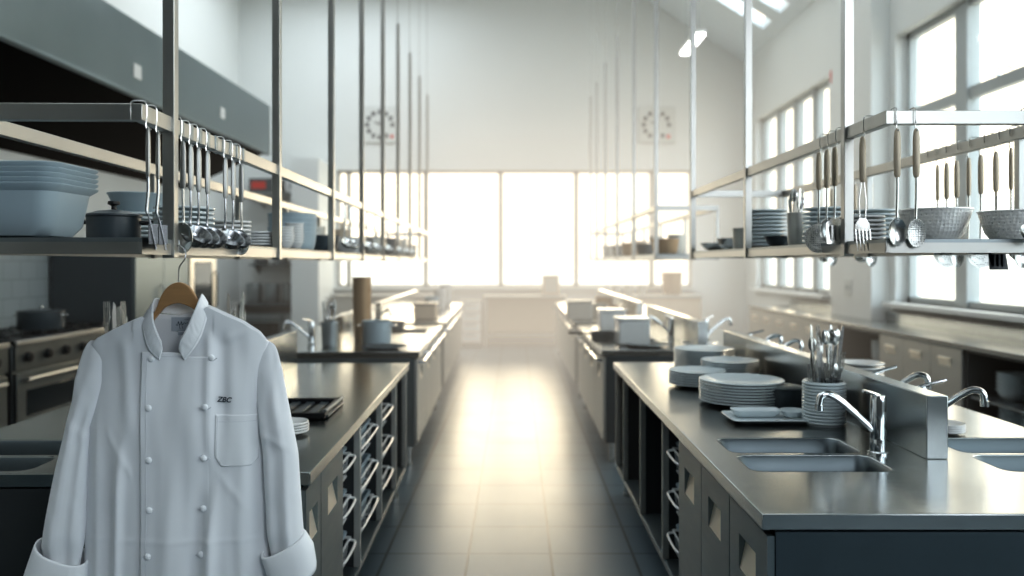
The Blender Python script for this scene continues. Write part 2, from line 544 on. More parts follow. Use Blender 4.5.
def rrect(x0, x1, y0, y1, r, n=5):
    if x0 > x1: x0, x1 = x1, x0
    out = []
    for cx, cy, a0 in ((x1 - r, y1 - r, 0), (x0 + r, y1 - r, PI / 2), (x0 + r, y0 + r, PI), (x1 - r, y0 + r, 1.5 * PI)):
        for k in range(n + 1):
            a = a0 + k * PI / 2 / n
            out.append((cx + r * math.cos(a), cy + r * math.sin(a)))
    return out


W = 1.44
def worktop(side, d0, d1, label, sinks, up0, upstand=True, m='steel_top'):
    s = 1 if side == 'R' else -1
    x0 = RX(0, d0) if s > 0 else LX(0, d0)
    r = thing('worktop', label, 'worktop', (x0, d0, 0), 0 if s > 0 else LROT)
    Lg = d1 - d0
    t = MB()
    holes = [rrect(s * a, s * c, y0 - d0, y1 - d0, .045) for a, c, y0, y1 in sinks]
    slab_holes(t, [(0, 0), (s * W, 0), (s * W, Lg), (0, Lg)], holes, .856, .90)
    t.build('top', M[m], r, bevel=.003, smooth=30)
    for a, c, y0, y1 in sinks:
        q = MB(); prof = [(0, .9005), (.012, .89), (.02, .82), (.03, .75), (.06, .725)]
        rings = []
        for ins, z in prof:
            xa, xb = (s * a, s * c) if s > 0 else (s * c, s * a)
            rings.append([(p[0], p[1], z) for p in rrect(xa + ins - .004, xb - ins + .004, y0 - d0 + ins - .004, y1 - d0 - ins + .004, .045)])
        q.rings(rings, True, False, True)
        q.build('sink_bowl', M['steel_bowl'], r, smooth=50)
        xm, ym = s * (a + c) / 2, (y0 + y1) / 2 - d0
        MB().lathe([(0, .728), (.028, .729), (.034, .7265), (.034, .724), (0, .724)], xm, ym).build('drain', M['chrome'], r)
    if upstand:
        MB().box(s * .755, s * .83, up0 - d0, Lg, .9005, 1.12).build('upstand', M['steel_top'], r, bevel=.003)
    return r


def door(root, y0, y1, s, z0=.19, z1=.838, m='steel_door', lit=True):
    """hinged front panel with a recessed pull; plane x=0"""
    g = .004; y0 += g; y1 -= g
    xa, xb = s * .004, s * .024
    hw = min(.085, (y1 - y0) * .28); yc = (y0 + y1) / 2; hz0, hz1 = z1 - .19, z1 - .085
    d = MB()
    d.box(xa, xb, y0, yc - hw, z0, z1); d.box(xa, xb, yc + hw, y1, z0, z1)
    d.box(xa, xb, yc - hw, yc + hw, z0, hz0); d.box(xa, xb, yc - hw, yc + hw, hz1, z1)
    o = d.build('door', M[m], root, smooth=0)
    p = MB()
    p.rings([[(s * .006, yc - hw, hz0), (s * .006, yc + hw, hz0), (s * .030, yc + hw, hz1), (s * .030, yc - hw, hz1)],
             [(s * .010, yc - hw, hz0), (s * .010, yc + hw, hz0), (s * .034, yc + hw, hz1), (s * .034, yc - hw, hz1)]])
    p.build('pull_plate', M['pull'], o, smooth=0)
    return o


def feet(root, pts, s):
    for x, y in pts:
        MB().cyl(x, y, 0, .025, .03).cyl(x, y, .02, .175, .024).build('foot', M['tool_steel'], root)


def base_doors(side, d0, d1, splits, label, m='steel_door', end='steel_end', group=None, depth=W - .03, knobs=False):
    s = 1 if side == 'R' else -1
    x0 = RX(.012, d0) if s > 0 else LX(.012, d0)
    r = thing('base_cabinet', label, 'cabinet', (x0, d0, 0), 0 if s > 0 else LROT, group)
    Lg = d1 - d0
    c = MB(); c.box(s * .06, s * depth, .012, Lg - .012, .17, .72); c.box(s * .06, s * .075, .012, Lg - .012, .72, .852); c.box(s * (depth - .015), s * depth, .012, Lg - .012, .72, .852)
    c.build('carcass', M['steel_dark'], r, smooth=0)
    MB().box(s * .026, s * depth, 0, .011, .17, .85).build('end_panel', M[end], r, smooth=0)
    MB().box(s * .026, s * depth, Lg - .011, Lg, .17, .85).build('end_panel', M[end], r, smooth=0)
    for y0, y1 in zip(splits, splits[1:]):
        o = door(r, y0 - d0, y1 - d0, s, m=m)
        if knobs:
            MB().tube([(0, y0 - d0 + .06, .81), (-s * .04, y0 - d0 + .06, .815), (-s * .04, y1 - d0 - .06, .815), (0, y1 - d0 - .06, .81)], .011).build('handle', M['chrome'], o)
    feet(r, [(s * .08, .09), (s * (depth - .1), .09), (s * .08, Lg - .09), (s * (depth - .1), Lg - .09)], s)
    return r


def base_open(side, d0, d1, posts, label, depth=W - .03):
    s = 1 if side == 'R' else -1
    x0 = RX(.012, d0) if s > 0 else LX(.012, d0)
    r = thing('open_rack_cabinet', label, 'cabinet', (x0, d0, 0), 0 if s > 0 else LROT)
    Lg = d1 - d0
    MB().box(s * .68, s * .70, 0, Lg, .17, .85).build('back_panel', M['steel_dark'], r, smooth=0)
    MB().box(s * .70, s * depth, 0.005, Lg - .005, .17, .85).build('rear_carcass', M['steel_dark'], r, smooth=0)
    MB().box(s * .01, s * .68, 0.002, Lg, .17, .20).build('bottom_shelf', M['steel_door'], r, bevel=.003)
    MB().box(s * .02, s * .68, 0.002, Lg, .83, .85).build('top_plate', M['steel_dark'], r, smooth=0)
    for p in posts:
        y = p - d0
        MB().box(s * .004, s * .034, y - .014, y + .014, .20, .85).build('post', M['steel_light'], r, bevel=.002)
        MB().box(s * .034, s * .68, y - .006, y + .006, .20, .83).build('divider', M['steel_dark'], r, smooth=0)
    feet(r, [(s * .08, .2), (s * .08, Lg - .06), (s * (depth - .1), .2), (s * (depth - .1), Lg - .06)], s)
    return r


# right row, nearest island
worktop('R', 2.167, 5.49, 'long steel worktop in the right foreground with sinks and upstand',
        [(.105, .575, 2.61, 2.835), (.105, .575, 2.865, 3.11), (.935, 1.38, 2.61, 2.835), (.935, 1.38, 2.865, 3.11)], 2.77)
base_doors('R', 2.17, 3.36, [2.17, 2.56, 2.95, 3.36], 'dark steel base cabinet with three doors under the right foreground worktop')
base_open('R', 3.362, 5.49, [3.74, 4.41, 5.1, 5.47], 'open steel rack cabinet under the far half of the right foreground worktop')
# left row, nearest island
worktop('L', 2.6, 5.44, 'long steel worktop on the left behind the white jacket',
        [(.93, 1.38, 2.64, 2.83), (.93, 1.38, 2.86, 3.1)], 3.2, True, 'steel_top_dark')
base_doors('L', 2.605, 3.23, [2.605, 2.83, 3.23], 'dark steel base cabinet with two doors behind the hanging jacket', end='steel_dark')
base_open('L', 3.232, 5.44, [3.64, 4.3, 4.9, 5.42], 'open steel rack cabinet under the left foreground worktop')
# second islands
worktop('R', 6.25, 8.75, 'second steel worktop of the right row with two white boxes', [(.12, .58, 6.75, 7.25)], 6.2 + .05)
base_doors('R', 6.255, 8.75, [6.255, 6.95, 7.55, 8.15, 8.75], 'sunlit base cabinet under the second worktop of the right row', 'steel_light', 'steel_end', None, W - .03, True)  # paler door steel puts the sunlight into the colour
worktop('L', 6.14, 8.7, 'second steel worktop of the left row with a pale stockpot', [(.12, .58, 7.75, 8.25)], 6.6)
base_doors('L', 6.145, 8.7, [6.145, 6.85, 7.45, 8.05, 8.7], 'sunlit base cabinet under the second worktop of the left row', 'steel_light', 'steel_door', None, W - .03, True)  # sunlight on these doors is put in as paler steel
# third islands
worktop('R', 9.27, 13.9, 'farthest steel worktop of the right row', [], 9.4)
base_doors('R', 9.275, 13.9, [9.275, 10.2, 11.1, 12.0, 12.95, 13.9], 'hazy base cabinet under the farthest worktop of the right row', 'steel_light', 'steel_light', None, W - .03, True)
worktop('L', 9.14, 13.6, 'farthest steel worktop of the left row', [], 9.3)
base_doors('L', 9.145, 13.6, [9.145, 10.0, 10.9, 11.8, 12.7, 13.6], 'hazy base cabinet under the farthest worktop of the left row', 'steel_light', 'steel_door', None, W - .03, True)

# pull-out wire baskets in the open racks
def mk_basket(L=.36, depth=.5, h=.1):
    def f():
        r = thing('wire_basket')
        b = MB(); a = .0045
        for z, q in ((0, .015), (h, 0)):
            b.tube([(q, q, z), (depth - q, q, z), (depth - q, L - q, z), (q, L - q, z), (q, q, z)], a * (1.5 if z else 1), 6)
        for k in range(1, 8):
            y = L * k / 8; b.tube([(0, y, h), (.015, y, 0), (depth - .015, y, 0), (depth, y, h)], .0022, 5)
        for k in range(1, 9):
            x = depth * k / 9; b.tube([(x, 0, h), (x, .015, 0), (x, L - .015, 0), (x, L, h)], .0022, 5)
        b.build('wire_frame', M['white'], r)
        MB().tube(spline([(0, .03, h), (-.03, .04, h - .005), (-.035, L / 2, h - .008), (-.03, L - .04, h - .005), (0, L - .03, h)], 5), .006).build('handle', M['white'], r)
        return r
    return f


def mk_tub(L, depth, h):
    def f():
        r = thing('plastic_tub')
        t = MB(); rr = []
        for i, z in ((.03, 0), (.012, .012), (0, h), (-.012, h), (-.012, h - .008), (-.002, h - .008)):
            rr.append([(p[0], p[1], z) for p in rrect(i, depth - i, i, L - i, .03, 4)])
        t.rings(rr, True, True, False); t.build('tub', M['basin'], r)
        t = MB(); t.rings([[(p[0], p[1], z) for p in rrect(i, depth - i, i, L - i, .03, 4)] for i, z in ((.004, h - .003), (.016, .016), (.034, .01))], True, False, True)
        t.build('tub_inside', M['basin'], r)
        return r
    return f


lv = ['lowest', 'middle', 'top']
def rack_bay(side, d0, d1, what, tubs=True):
    s = 1 if side == 'R' else -1
    Lb = d1 - d0 - .05
    for k, z in enumerate((.24, .43, .62)):
        dd = d0 + .025
        x = (RX(.06, dd) if s > 0 else LX(.06, dd + Lb))
        # left baskets are turned round so that their handles face the aisle
        loc = (x, dd, z) if s > 0 else (x, dd + Lb, z)
        place(f'basket{side}{d0}', mk_basket(Lb, .5), loc, f'white wire basket, {lv[k]} in {what}', 'basket', 'wire baskets in the open racks', rz=0 if s > 0 else PI + LROT)
        if tubs:
            l2 = (loc[0] + s * .02, loc[1] + s * .015, z + .004)
            place(f'tub{side}{d0}', mk_tub(Lb - .03, .44, .13), l2, f'grey-blue tub in the {lv[k]} wire basket in {what}', 'tub', 'tubs in the wire baskets', rz=0 if s > 0 else PI + LROT)


rack_bay('R', 3.375, 3.735, 'the bay beside the right doors')
rack_bay('L', 3.245, 3.64, 'the bay beside the left doors')
rack_bay('L', 3.65, 4.3, 'the second left bay', True)
rack_bay('L', 4.32, 4.9, 'the third left bay', False)

# ================================================================== TAPS
def mk_tap(angle=0.0):
    def f():
        r = thing('kitchen_tap')
        MB().lathe([(0, 0), (.036, 0), (.036, .006), (.028, .01), (.028, .05), (.027, .055), (.028, .06), (.028, .185), (.026, .2), (.024, .207), (0, .21)], n=24).build('tap_body', M['chrome'], r)
        p = spline([(-.02, 0, .085), (-.075, 0, .135), (-.14, 0, .19), (-.18, 0, .212), (-.208, 0, .205), (-.216, 0, .175)], 6)
        MB().tube(p, .0125, 12).build('spout', M['chrome'], r)
        MB().lathe([(.015, 0), (.015, .02), (.012, .02), (.012, 0)], -.216, 0, .155).build('nozzle', M['chrome'], r)
        MB().tube([(0, .0, .205), (-.04, -.03, .22), (-.085, -.06, .233)], [.009, .007, .006], 8).build('lever', M['chrome'], r)
        return r
    return f
def tap(side, u, d, rz, label):
    x = RX(u, d) if side == 'R' else LX(u, d)
    place('tap', mk_tap(), (x, d, .9), label, 'tap', 'chrome kitchen taps', rz=rz)
tap('R', .628, 2.86, 0.05, 'chrome mixer tap over the right foreground double sink')
tap('R', .87, 3.05, PI - .6, 'chrome tap beyond the upstand, nearest the right edge')
tap('R', .87, 3.45, PI - .6, 'chrome tap beyond the upstand, second from the right edge')
tap('R', .87, 4.93, PI - .6, 'chrome tap beyond the upstand, nearer of the far pair')
tap('R', .87, 5.3, PI - .6, 'chrome tap beyond the upstand, farther of the far pair')
tap('R', .68, 6.95, .2, 'blurred tap on the second worktop of the right row')
tap('R', .92, 6.7, PI + .1, 'blurred tap behind the second upstand of the right row')
tap('L', .90, 6.45, .5, 'chrome tap at the near end of the second left worktop')
tap('L', .68, 7.95, PI, 'blurred tap on the second worktop of the left row')
# ================================================================== HANGING SHELVES
def hanging_shelf(side, loc, rz, L, wd, zs, zr, posts, ptop, label, th=.036):
    """front edge is x=0, depth runs away from the aisle; y from 0 (near) to L; zs shelf top, zr rail top"""
    s = 1 if side == 'R' else -1
    r = thing('hanging_shelf', label, 'shelf', loc, rz)
    t = MB()
    t.box(0, s * wd, 0, L, zs - .012, zs)
    t.build('shelf_board', M['steel_grey'], r, smooth=0)
    t = MB()
    t.box(0, s * .012, 0, L, zs - .046, zs); t.box(s * (wd - .012), s * wd, 0, L, zs - .046, zs)
    t.box(0, s * wd, 0, .012, zs - .046, zs); t.box(0, s * wd, L - .012, L, zs - .046, zs)
    t.build('shelf_lip', M['steel_edge'], r, bevel=.002)
    for n, a in (('front_rail', (0, .03, 0, L)), ('back_rail', (wd - .03, wd, 0, L)), ('end_rail', (.03, wd - .03, 0, .03)), ('end_rail', (.03, wd - .03, L - .03, L))):
        MB().box(s * a[0], s * a[1], a[2], a[3], zr - .046, zr).build(n, M['steel_edge'], r, bevel=.002)
    for y in posts:
        MB().box(s * -.008, s * (th - .008), y - th / 2, y + th / 2, zs - .055, ptop).build('post', M['steel_edge'], r, bevel=.002)
        MB().box(s * (wd - .027), s * (wd + .003), y - .015, y + .015, zs - .05, zr - .02).build('rear_upright', M['steel_edge'], r, bevel=.002)
        wx = loc[0] + s * .015 - (math.sin(rz) * y)
        MB().tube([(s * .015, y, ptop - .02), (s * .015, y, roofz(wx) + .03)], .0035, 6).build('suspension_rod', M['steel_edge'], r)
    return r


SX_, ZS, ZR = 1.23, 1.66, 2.088
hanging_shelf('R', (SX_, 2.66, 0), 0, 2.97, .67, ZS, ZR, [.335, 1.62, 2.95], 4.36, 'steel hanging shelf over the right foreground worktop')
hanging_shelf('R', (SX_, 7.05, 0), 0, 6.35, .56, ZS, ZR, [.03, 1.36, 2.75, 4.05, 5.25, 6.3], 4.36, 'hazy steel hanging shelf over the far right worktops')
# left row shelf: runs the whole row
LS0, LSW, LSR = 2.19, .57, .0245
def LSX(d): return -.97 - .0245 * d
ZL, ZLR = 1.65, 2.017
lposts = [2.405, 3.57, 4.75, 5.82, 6.9, 7.97, 9.07, 10.2, 11.34]
hanging_shelf('L', (LSX(LS0), LS0, 0), LSR, 9.4, LSW, ZL, ZLR, [p - LS0 for p in lposts], 3.96, 'long steel hanging shelf down the whole left row', .035)


# ================================================================== TOOLS
def mk_tool(kind, hl=.14, sl=.12, hm='tool_handle', sm_='tool_steel', tw=0.0):
    """hangs from a rail; origin at the rail's top edge line, x+ is the outward side, z=0 rail top"""
    def f():
        r = thing(kind)
        top = -.075
        RT = Matrix.Translation((.012, 0, 0)) @ Matrix.Rotation(tw, 4, 'Z') @ Matrix.Translation((-.012, 0, 0))
        def turn(mb):
            for v in mb.bm.verts: v.co = RT @ v.co
            return mb
        MB().tube(spline([(-.034, 0, -.03), (-.034, 0, .004), (-.014, 0, .009), (.006, 0, .004), (.009, 0, -.03), (.006, 0, -.055), (.012, 0, -.075), (.02, 0, -.068)], 5), .0022, 6).build('hook', M['tool_steel'], r)
        hb = MB(); n = 10; hq = .0085 if hm == 'tool_handle' else .0066
        rings = []
        for z, q in ((top + .012, .35), (top + .008, .6), (top, .8), (top - .02, 1), (top - hl * .6, 1.05), (top - hl + .01, .95), (top - hl, .6)):
            rings.append([(.012 + hq * q * math.sin(2 * PI * k / n), hq * 1.4 * q * math.cos(2 * PI * k / n), z) for k in range(n)])
        hb.rings(rings); turn(hb).build('handle', M[hm], r)
        z0 = top - hl; z1 = z0 - sl
        if kind == 'serving_fork':
            turn(MB().tube([(.012, -.004, z0 + .01), (.012, -.012, z0 - sl * .5), (.012, -.01, z1)], .0025, 6).tube([(.012, .004, z0 + .01), (.012, .012, z0 - sl * .5), (.012, .01, z1)], .0025, 6)).build('shaft', M[sm_], r)
            h = MB()
            prof = [(-.011, 0), (-.024, -.02), (-.028, -.045), (.028, -.045), (.024, -.02), (.011, 0)]
            h.rings([[(.010, y, z1 + z) for y, z in prof], [(.013, y, z1 + z) for y, z in prof]])
            for k in range(5):
                y = -.025 + .0125 * k
                h.tube([(.0115, y, z1 - .04), (.018, y, z1 - .075), (.03, y * .95, z1 - .115)], [.0032, .003, .0015], 6)
            turn(h).build('fork_head', M[sm_], r)
            return r
        turn(MB().tube(spline([(.012, 0, z0 + .01), (.012, 0, z0 - sl * .4), (.008, 0, z1 + .01), (.012, 0, z1 - .006)], 4), [.0042] * 13, 8)).build('shaft', M[sm_], r)
        h = MB()
        if kind == 'ladle':
            R = .049 if hm == 'steel_handle' else .043
            prof = [(0, -R * .82), (R * .5, -R * .72), (R * .85, -R * .4), (R, 0), (R * 1.03, .002), (R * .97, 0), (R * .82, -R * .38), (R * .48, -R * .68), (0, -R * .77)]
            h.lathe(prof, n=22)
            rot = Matrix.Rotation(math.radians(38), 4, 'Y')
            for v in h.bm.verts: v.co = rot @ v.co + Vector((.012 + .03, 0, z1 - .032))
            turn(h).build('ladle_bowl', M[sm_], r)
        elif kind in ('serving_spoon', 'slotted_spoon'):
            h.lathe([(0, -.012), (.55, -.010), (.85, -.005), (1, 0), (.97, .002), (.8, -.003), (.5, -.008), (0, -.010)], n=22)
            for v in h.bm.verts:
                v.co = Vector((v.co.z + .014, v.co.y * .031, z1 - .045 + v.co.x * .048))
            turn(h).build('spoon_bowl', M['perf' if kind == 'slotted_spoon' else sm_], r)
        elif kind == 'skimmer':
            R = .058
            h.lathe([(0, -.014), (R * .6, -.010), (R, 0), (R * 1.03, .003), (R * .98, .003), (R * .6, -.006), (0, -.010)], n=26)
            for v in h.bm.verts: v.co = Vector((v.co.z + .012, v.co.y, z1 - R + .004 + v.co.x))
            turn(h).build('skimmer_disc', M['perf'], r)
        elif kind == 'turner':
            prof = [(-.012, 0), (-.034, -.02), (-.038, -.1), (.038, -.1), (.034, -.02), (.012, 0)]
            h.rings([[(.010 + .02 * (-z) / .1, y, z1 + z) for y, z in prof], [(.0125 + .02 * (-z) / .1, y, z1 + z) for y, z in prof]])
            for k in range(3):
                y = -.018 + .018 * k
                h.box(.0128, .0355, y - .004, y + .004, z1 - .085, z1 - .03)
            turn(h).build('turner_blade', M['perf' if hm == 'black' else sm_], r)
        elif kind == 'whisk':
            for k in range(5):
                a = PI * k / 5; pts = []
                for j in range(13):
                    t = j / 12 * PI; q = .028 * math.sin(t) ** .8 if 0 < j < 12 else 0
                    pts.append((.012 + math.cos(a) * .03 * math.sin(2 * PI * j / 12) * .9, math.sin(a) * .03 * math.sin(2 * PI * j / 12) * .9, z1 - .11 * (1 - math.cos(2 * PI * j / 12)) / 2))
                h.tube(pts, .0014, 5)
            turn(h).build('whisk_wires', M[sm_], r)
        return r
    return f


def hang(key, kind, side, rail, pos, label, hl=.14, sl=.12, hm='tool_handle', smm='tool_steel', twist=None, group='tools on the shelf rails', z=None):
    """rail: front/back/end, pos = depth (front, back) or distance across (end)"""
    if side == 'R':
        zr = ZR
        if rail == 'front': loc, rz = (SX_ - .0, pos, zr), PI
        elif rail == 'back': loc, rz = (SX_ + .67, pos, zr), 0
        else: loc, rz = (pos, 2.66, zr), -PI / 2
    else:
        zr = ZLR
        if rail == 'front': loc, rz = (LSX(pos), pos, zr), LSR
        else: loc, rz = (pos, LS0, zr), -PI / 2
    if twist is None:
        twist = {('R', 'front'): PI / 2, ('R', 'back'): -PI / 2, ('L', 'front'): -PI / 2}.get((side, rail), 0)
        if kind == 'ladle': twist *= .45
    place(key, mk_tool(kind, hl, sl, hm, smm, twist), loc, label, {'ladle': 'ladle', 'serving_fork': 'fork', 'serving_spoon': 'spoon', 'slotted_spoon': 'spoon', 'skimmer': 'skimmer', 'turner': 'spatula', 'whisk': 'whisk'}[kind], group, rz=rz)


def at_front(px): return SX_ * F / (px - 516)
def at_back(px): return (SX_ + .67) * F / (px - 516)
T = 'tan handled '
hang('sk', 'skimmer', 'R', 'front', at_front(822), T + 'skimmer with large perforated disc, hanging left of the near right post', .14, .14)
hang('sp', 'serving_spoon', 'R', 'front', at_front(830), T + 'serving spoon between the skimmer and the slotted turner')
hang('tu', 'turner', 'R', 'front', at_front(838), T + 'turner hanging just left of the near right post')
hang('fk', 'serving_fork', 'R', 'front', at_front(866), T + 'five-tined serving fork just right of the near right post', .15, .125)
hang('sp2', 'serving_spoon', 'R', 'end', 1.262, T + 'serving spoon at the near corner of the right hanging shelf', .15, .135)
hang('sp3', 'slotted_spoon', 'R', 'end', 1.325, T + 'slotted spoon on the end rail above the first colander', .15, .14)
hang('tu2', 'ladle', 'R', 'end', 1.70, T + 'ladle at the right edge over the second colander', .14, .16)
backs = [(818, 'ladle'), (830, 'serving_spoon'), (853, 'ladle'), (869, 'serving_spoon'), (935, 'ladle'), (944, 'skimmer'), (954, 'serving_spoon'),
         (966, 'ladle'), (978, 'skimmer'), (993, 'turner'), (1008, 'ladle'), (1019, 'serving_spoon')]
names = {'ladle': 'ladle', 'skimmer': 'skimmer', 'turner': 'slotted black turner', 'serving_spoon': 'spoon'}
for i, (px, k) in enumerate(backs):
    if k == 'turner':
        hang('bturn', k, 'R', 'back', at_back(px), 'black slotted turner hanging behind the second colander', .15, .21, 'tool_handle', 'black')
    else:
        w = 'left of the colanders' if i < 4 else 'behind the colanders'
        n = sum(1 for q in backs[:i] if q[1] == k and (backs.index(q) < 4) == (i < 4))
        tot = sum(1 for j, q in enumerate(backs) if q[1] == k and (j < 4) == (i < 4))
        o = (ordfirst(n) + ' from left of ' + str({1: 'its kind', 2: 'two', 3: 'three', 4: 'four'}[tot])) if tot > 1 else 'the only one'
        hang('b' + k, k, 'R', 'back', at_back(px), f'{names[k]} on the right back rail {w}, {o}', .15, .21 if k != 'skimmer' else .19)

# left rail: steel ladles and spoons
S = 'steel '
def lat(px): return .97 * F / (516 - px - .0245 * F)
lt = [(179, 'serving_spoon', 'll_s'), (187, 'ladle', 'll_l'), (195, 'ladle', 'll_l'), (204, 'ladle', 'll_l'), (222, 'ladle', 'll_l'), (230, 'ladle', 'll_l'), (238, 'serving_spoon', 'll_s')]
nl = 0
tot = {'ladle': 5}
for px, k, key in lt:
    if k == 'ladle':
        lab = f'steel ladle on the left rail, {ordfirst(nl)} of five from the near post'; nl += 1
    else: lab = 'steel spoon on the left rail just past the thick post' if px < 215 else 'steel spoon at the far end of the left row of ladles'
    hang(key, k, 'L', 'front', lat(px), lab, .135, .105, 'steel_handle', 'tool_dark' if k == 'ladle' else 'tool_steel')
hang('ll_e1', 'turner', 'L', 'front', 2.265, 'steel turner seen edge-on on the left rail just before the thick left post', .125, .10, 'steel_handle', 'tool_dark', 0.45)
hang('ll_e1', 'turner', 'L', 'front', 2.20, 'steel turner seen edge-on at the near corner of the left shelf', .125, .10, 'steel_handle', 'tool_dark', 0.45)
# small sliding clips on the left rail
for i in range(9):
    d = 2.47 + .075 * i
    place('clip', lambda: zc(MB().box(-.032, .003, -.012, .012, -.048, .003).build('rail_clip', M['steel_grey'], None, bevel=.002)),
          (LSX(d), d, ZLR), f'small steel clip on the left shelf rail, {ordfirst(i)} from the near post', 'clip', 'clips along the left shelf rail', rz=LSR)

# ================================================================== DISHES
def mk_plate(r=.12, h=.018, name='plate', m='white'):
    def f():
        o = MB().lathe([(0, .003), (r * .5, .002), (r * .58, 0), (r * .62, .002), (r * .75, h * .55), (r * .985, h - .002), (r, h), (r, h + .004), (r * .985, h + .006), (r * .72, h * .6 + .004), (r * .6, .006), (0, .006)], n=40).build(name, M[m])
        return o
    return f


def mk_bowl(r, h, base=.55, name='bowl', m='white', wall=.004, n=30):
    def f():
        prof = [(0, .002), (r * base, 0), (r * (base + .02), .004)]
        for t in (.25, .5, .75, 1): prof.append((r * lerp(base + .04, 1, t ** .7), h * t))
        prof.append((r + .004, h)); prof.append((r + .003, h + .004)); prof.append((r - wall, h + .002))
        for t in (.75, .5, .25): prof.append((r * lerp(base + .04, 1, t ** .7) - wall, h * t))
        prof += [(r * base - wall, .008), (0, .008)]
        return MB().lathe(prof, n=n).build(name, M[m])
    return f


def mk_pot(r, h, name='stockpot', m='steel_grey', lid=False, long=False, mh='chrome'):
    def f():
        o = thing(name)
        MB().lathe([(0, 0), (r * .97, 0), (r, .01), (r, h), (r + .006, h + .004), (r - .004, h + .002), (r - .004, .012), (0, .01)], n=30).build('pot_body', M[m], o)
        if long:
            MB().tube([(r - .005, 0, h * .75), (r + .05, 0, h * .82), (r + .2, 0, h * .95)], [.009, .008, .01], 8).build('handle', M[mh], o)
        else:
            for s in (-1, 1):
                MB().tube(spline([(s * (r - .003), -.05, h * .8), (s * (r + .035), -.045, h * .82), (s * (r + .035), .045, h * .82), (s * (r - .003), .05, h * .8)], 5), .006, 8).build('handle', M[mh], o)
        if lid:
            q = MB().lathe([(r + .004, h + .004), (r + .004, h + .01), (r * .6, h + .022), (0, h + .028)], n=30).build('lid', M[m], o)
            MB().lathe([(0, h + .026), (.008, h + .028), (.008, h + .04), (.02, h + .046), (.018, h + .056), (0, h + .058)], n=14).build('knob', M[mh], q)
        return o
    return f


# ---- right foreground worktop
def on(side, px, py, top=.9):
    """point on a worktop seen at px,py"""
    d = (EYE - top) * F / (py - 263)
    return ((px - 516) * d / F, d, top + .001)


P = 'white dinner plate'
stack('plateA', mk_plate(.2, .02, 'dinner_plate', 'plate'), 8, (1.09, 3.87, .901), .0135, 'large white platter', 'in stack of eight left of the dark bowl', 'plate', 'platters in the stack of eight')
stack('plateB', mk_plate(.155, .018, 'dinner_plate', 'plate'), 6, (1.0, 4.42, .901), .0135, P, 'in stack just left behind the large platters', 'plate', 'plates in the left stack')
stack('plateC', mk_plate(.165, .018, 'dinner_plate', 'plate'), 8, (1.235, 4.62, .901), .014, P, 'in middle stack behind the large platters', 'plate', 'plates in the middle stack', )
stack('plateD', mk_plate(.19, .02, 'dinner_plate', 'plate'), 9, (1.19, 5.06, .901), .0145, P, 'in tall stack farthest along right worktop', 'plate', 'plates in the far tall stack')
o = place('darkbowl', lambda: zc(mk_pot(.085, .092, 'storage_tin', 'greydark')()) , (1.26, 3.76, .901), 'dark grey round tin beside the large platters', 'tin')
CACHE.clear()
for c in list(o.children):
    if c.name.startswith('handle'): bpy.data.objects.remove(c)
MB().lathe([(.088, .094), (.088, .1), (.07, .106), (0, .107)], n=30).build('lid', M['steel_grey'], o)

# ribbed crock built from a pile of saucer rims, with cutlery
ck = (1.297, 3.37, .901)
r = thing('cutlery_crock', 'ribbed white crock full of cutlery beside the foreground tap', 'crock', ck)
prof = [(0, 0), (.078, 0)]
for k in range(13):
    z = .006 + k * .0135
    prof += [(.080, z), (.0885, z + .006), (.0885, z + .009), (.080, z + .0125)]
prof += [(.082, .184), (.076, .184), (.074, .02), (0, .018)]
MB().lathe(prof, n=36).build('crock_body', M['plate'], r)


def mk_cutlery(kind, L=.24):
    def f():
        o = thing(kind)
        m = 'tool_dark'
        if kind == 'table_knife':
            MB().tube([(0, 0, L * .02), (0, 0, L * .25), (0, 0, L * .5)], [.007, .008, .006], 8).build('handle', M[m], o)
            pr = [(-.006, L * .5), (-.009, L * .6), (-.010, L * .9), (-.004, L), (.005, L * .97), (.006, L * .5)]
            MB().prism(pr, -.0012, .0012).build('blade', M['tool_steel'], o, smooth=20)
        elif kind == 'dessert_spoon':
            MB().tube([(0, 0, 0), (0, 0, L * .3), (0, 0, L * .78)], [.006, .004, .003], 8).build('handle', M[m], o)
            h = MB().lathe([(0, -.006), (.7, -.004), (1, 0), (.95, .001), (.6, -.002), (0, -.004)], n=16)
            for v in h.bm.verts: v.co = Vector((v.co.x * .018, v.co.z, L * .87 + v.co.y * .032))
            h.build('spoon_bowl', M['tool_steel'], o)
        else:
            MB().tube([(0, 0, 0), (0, 0, L * .3), (0, 0, L * .72)], [.006, .004, .003], 8).build('handle', M[m], o)
            h = MB(); h.rings([[(x, y, z) for x, z in ((-.004, L * .7), (-.012, L * .78), (.012, L * .78), (.004, L * .7))] for y in (-.001, .001)])
            for k in range(4):
                x = -.0105 + .007 * k
                h.tube([(x, 0, L * .77), (x, .004, L * .9), (x, .002, L)], [.0022, .002, .0012], 6)
            h.build('fork_tines', M['tool_steel'], o)
        return o
    return f


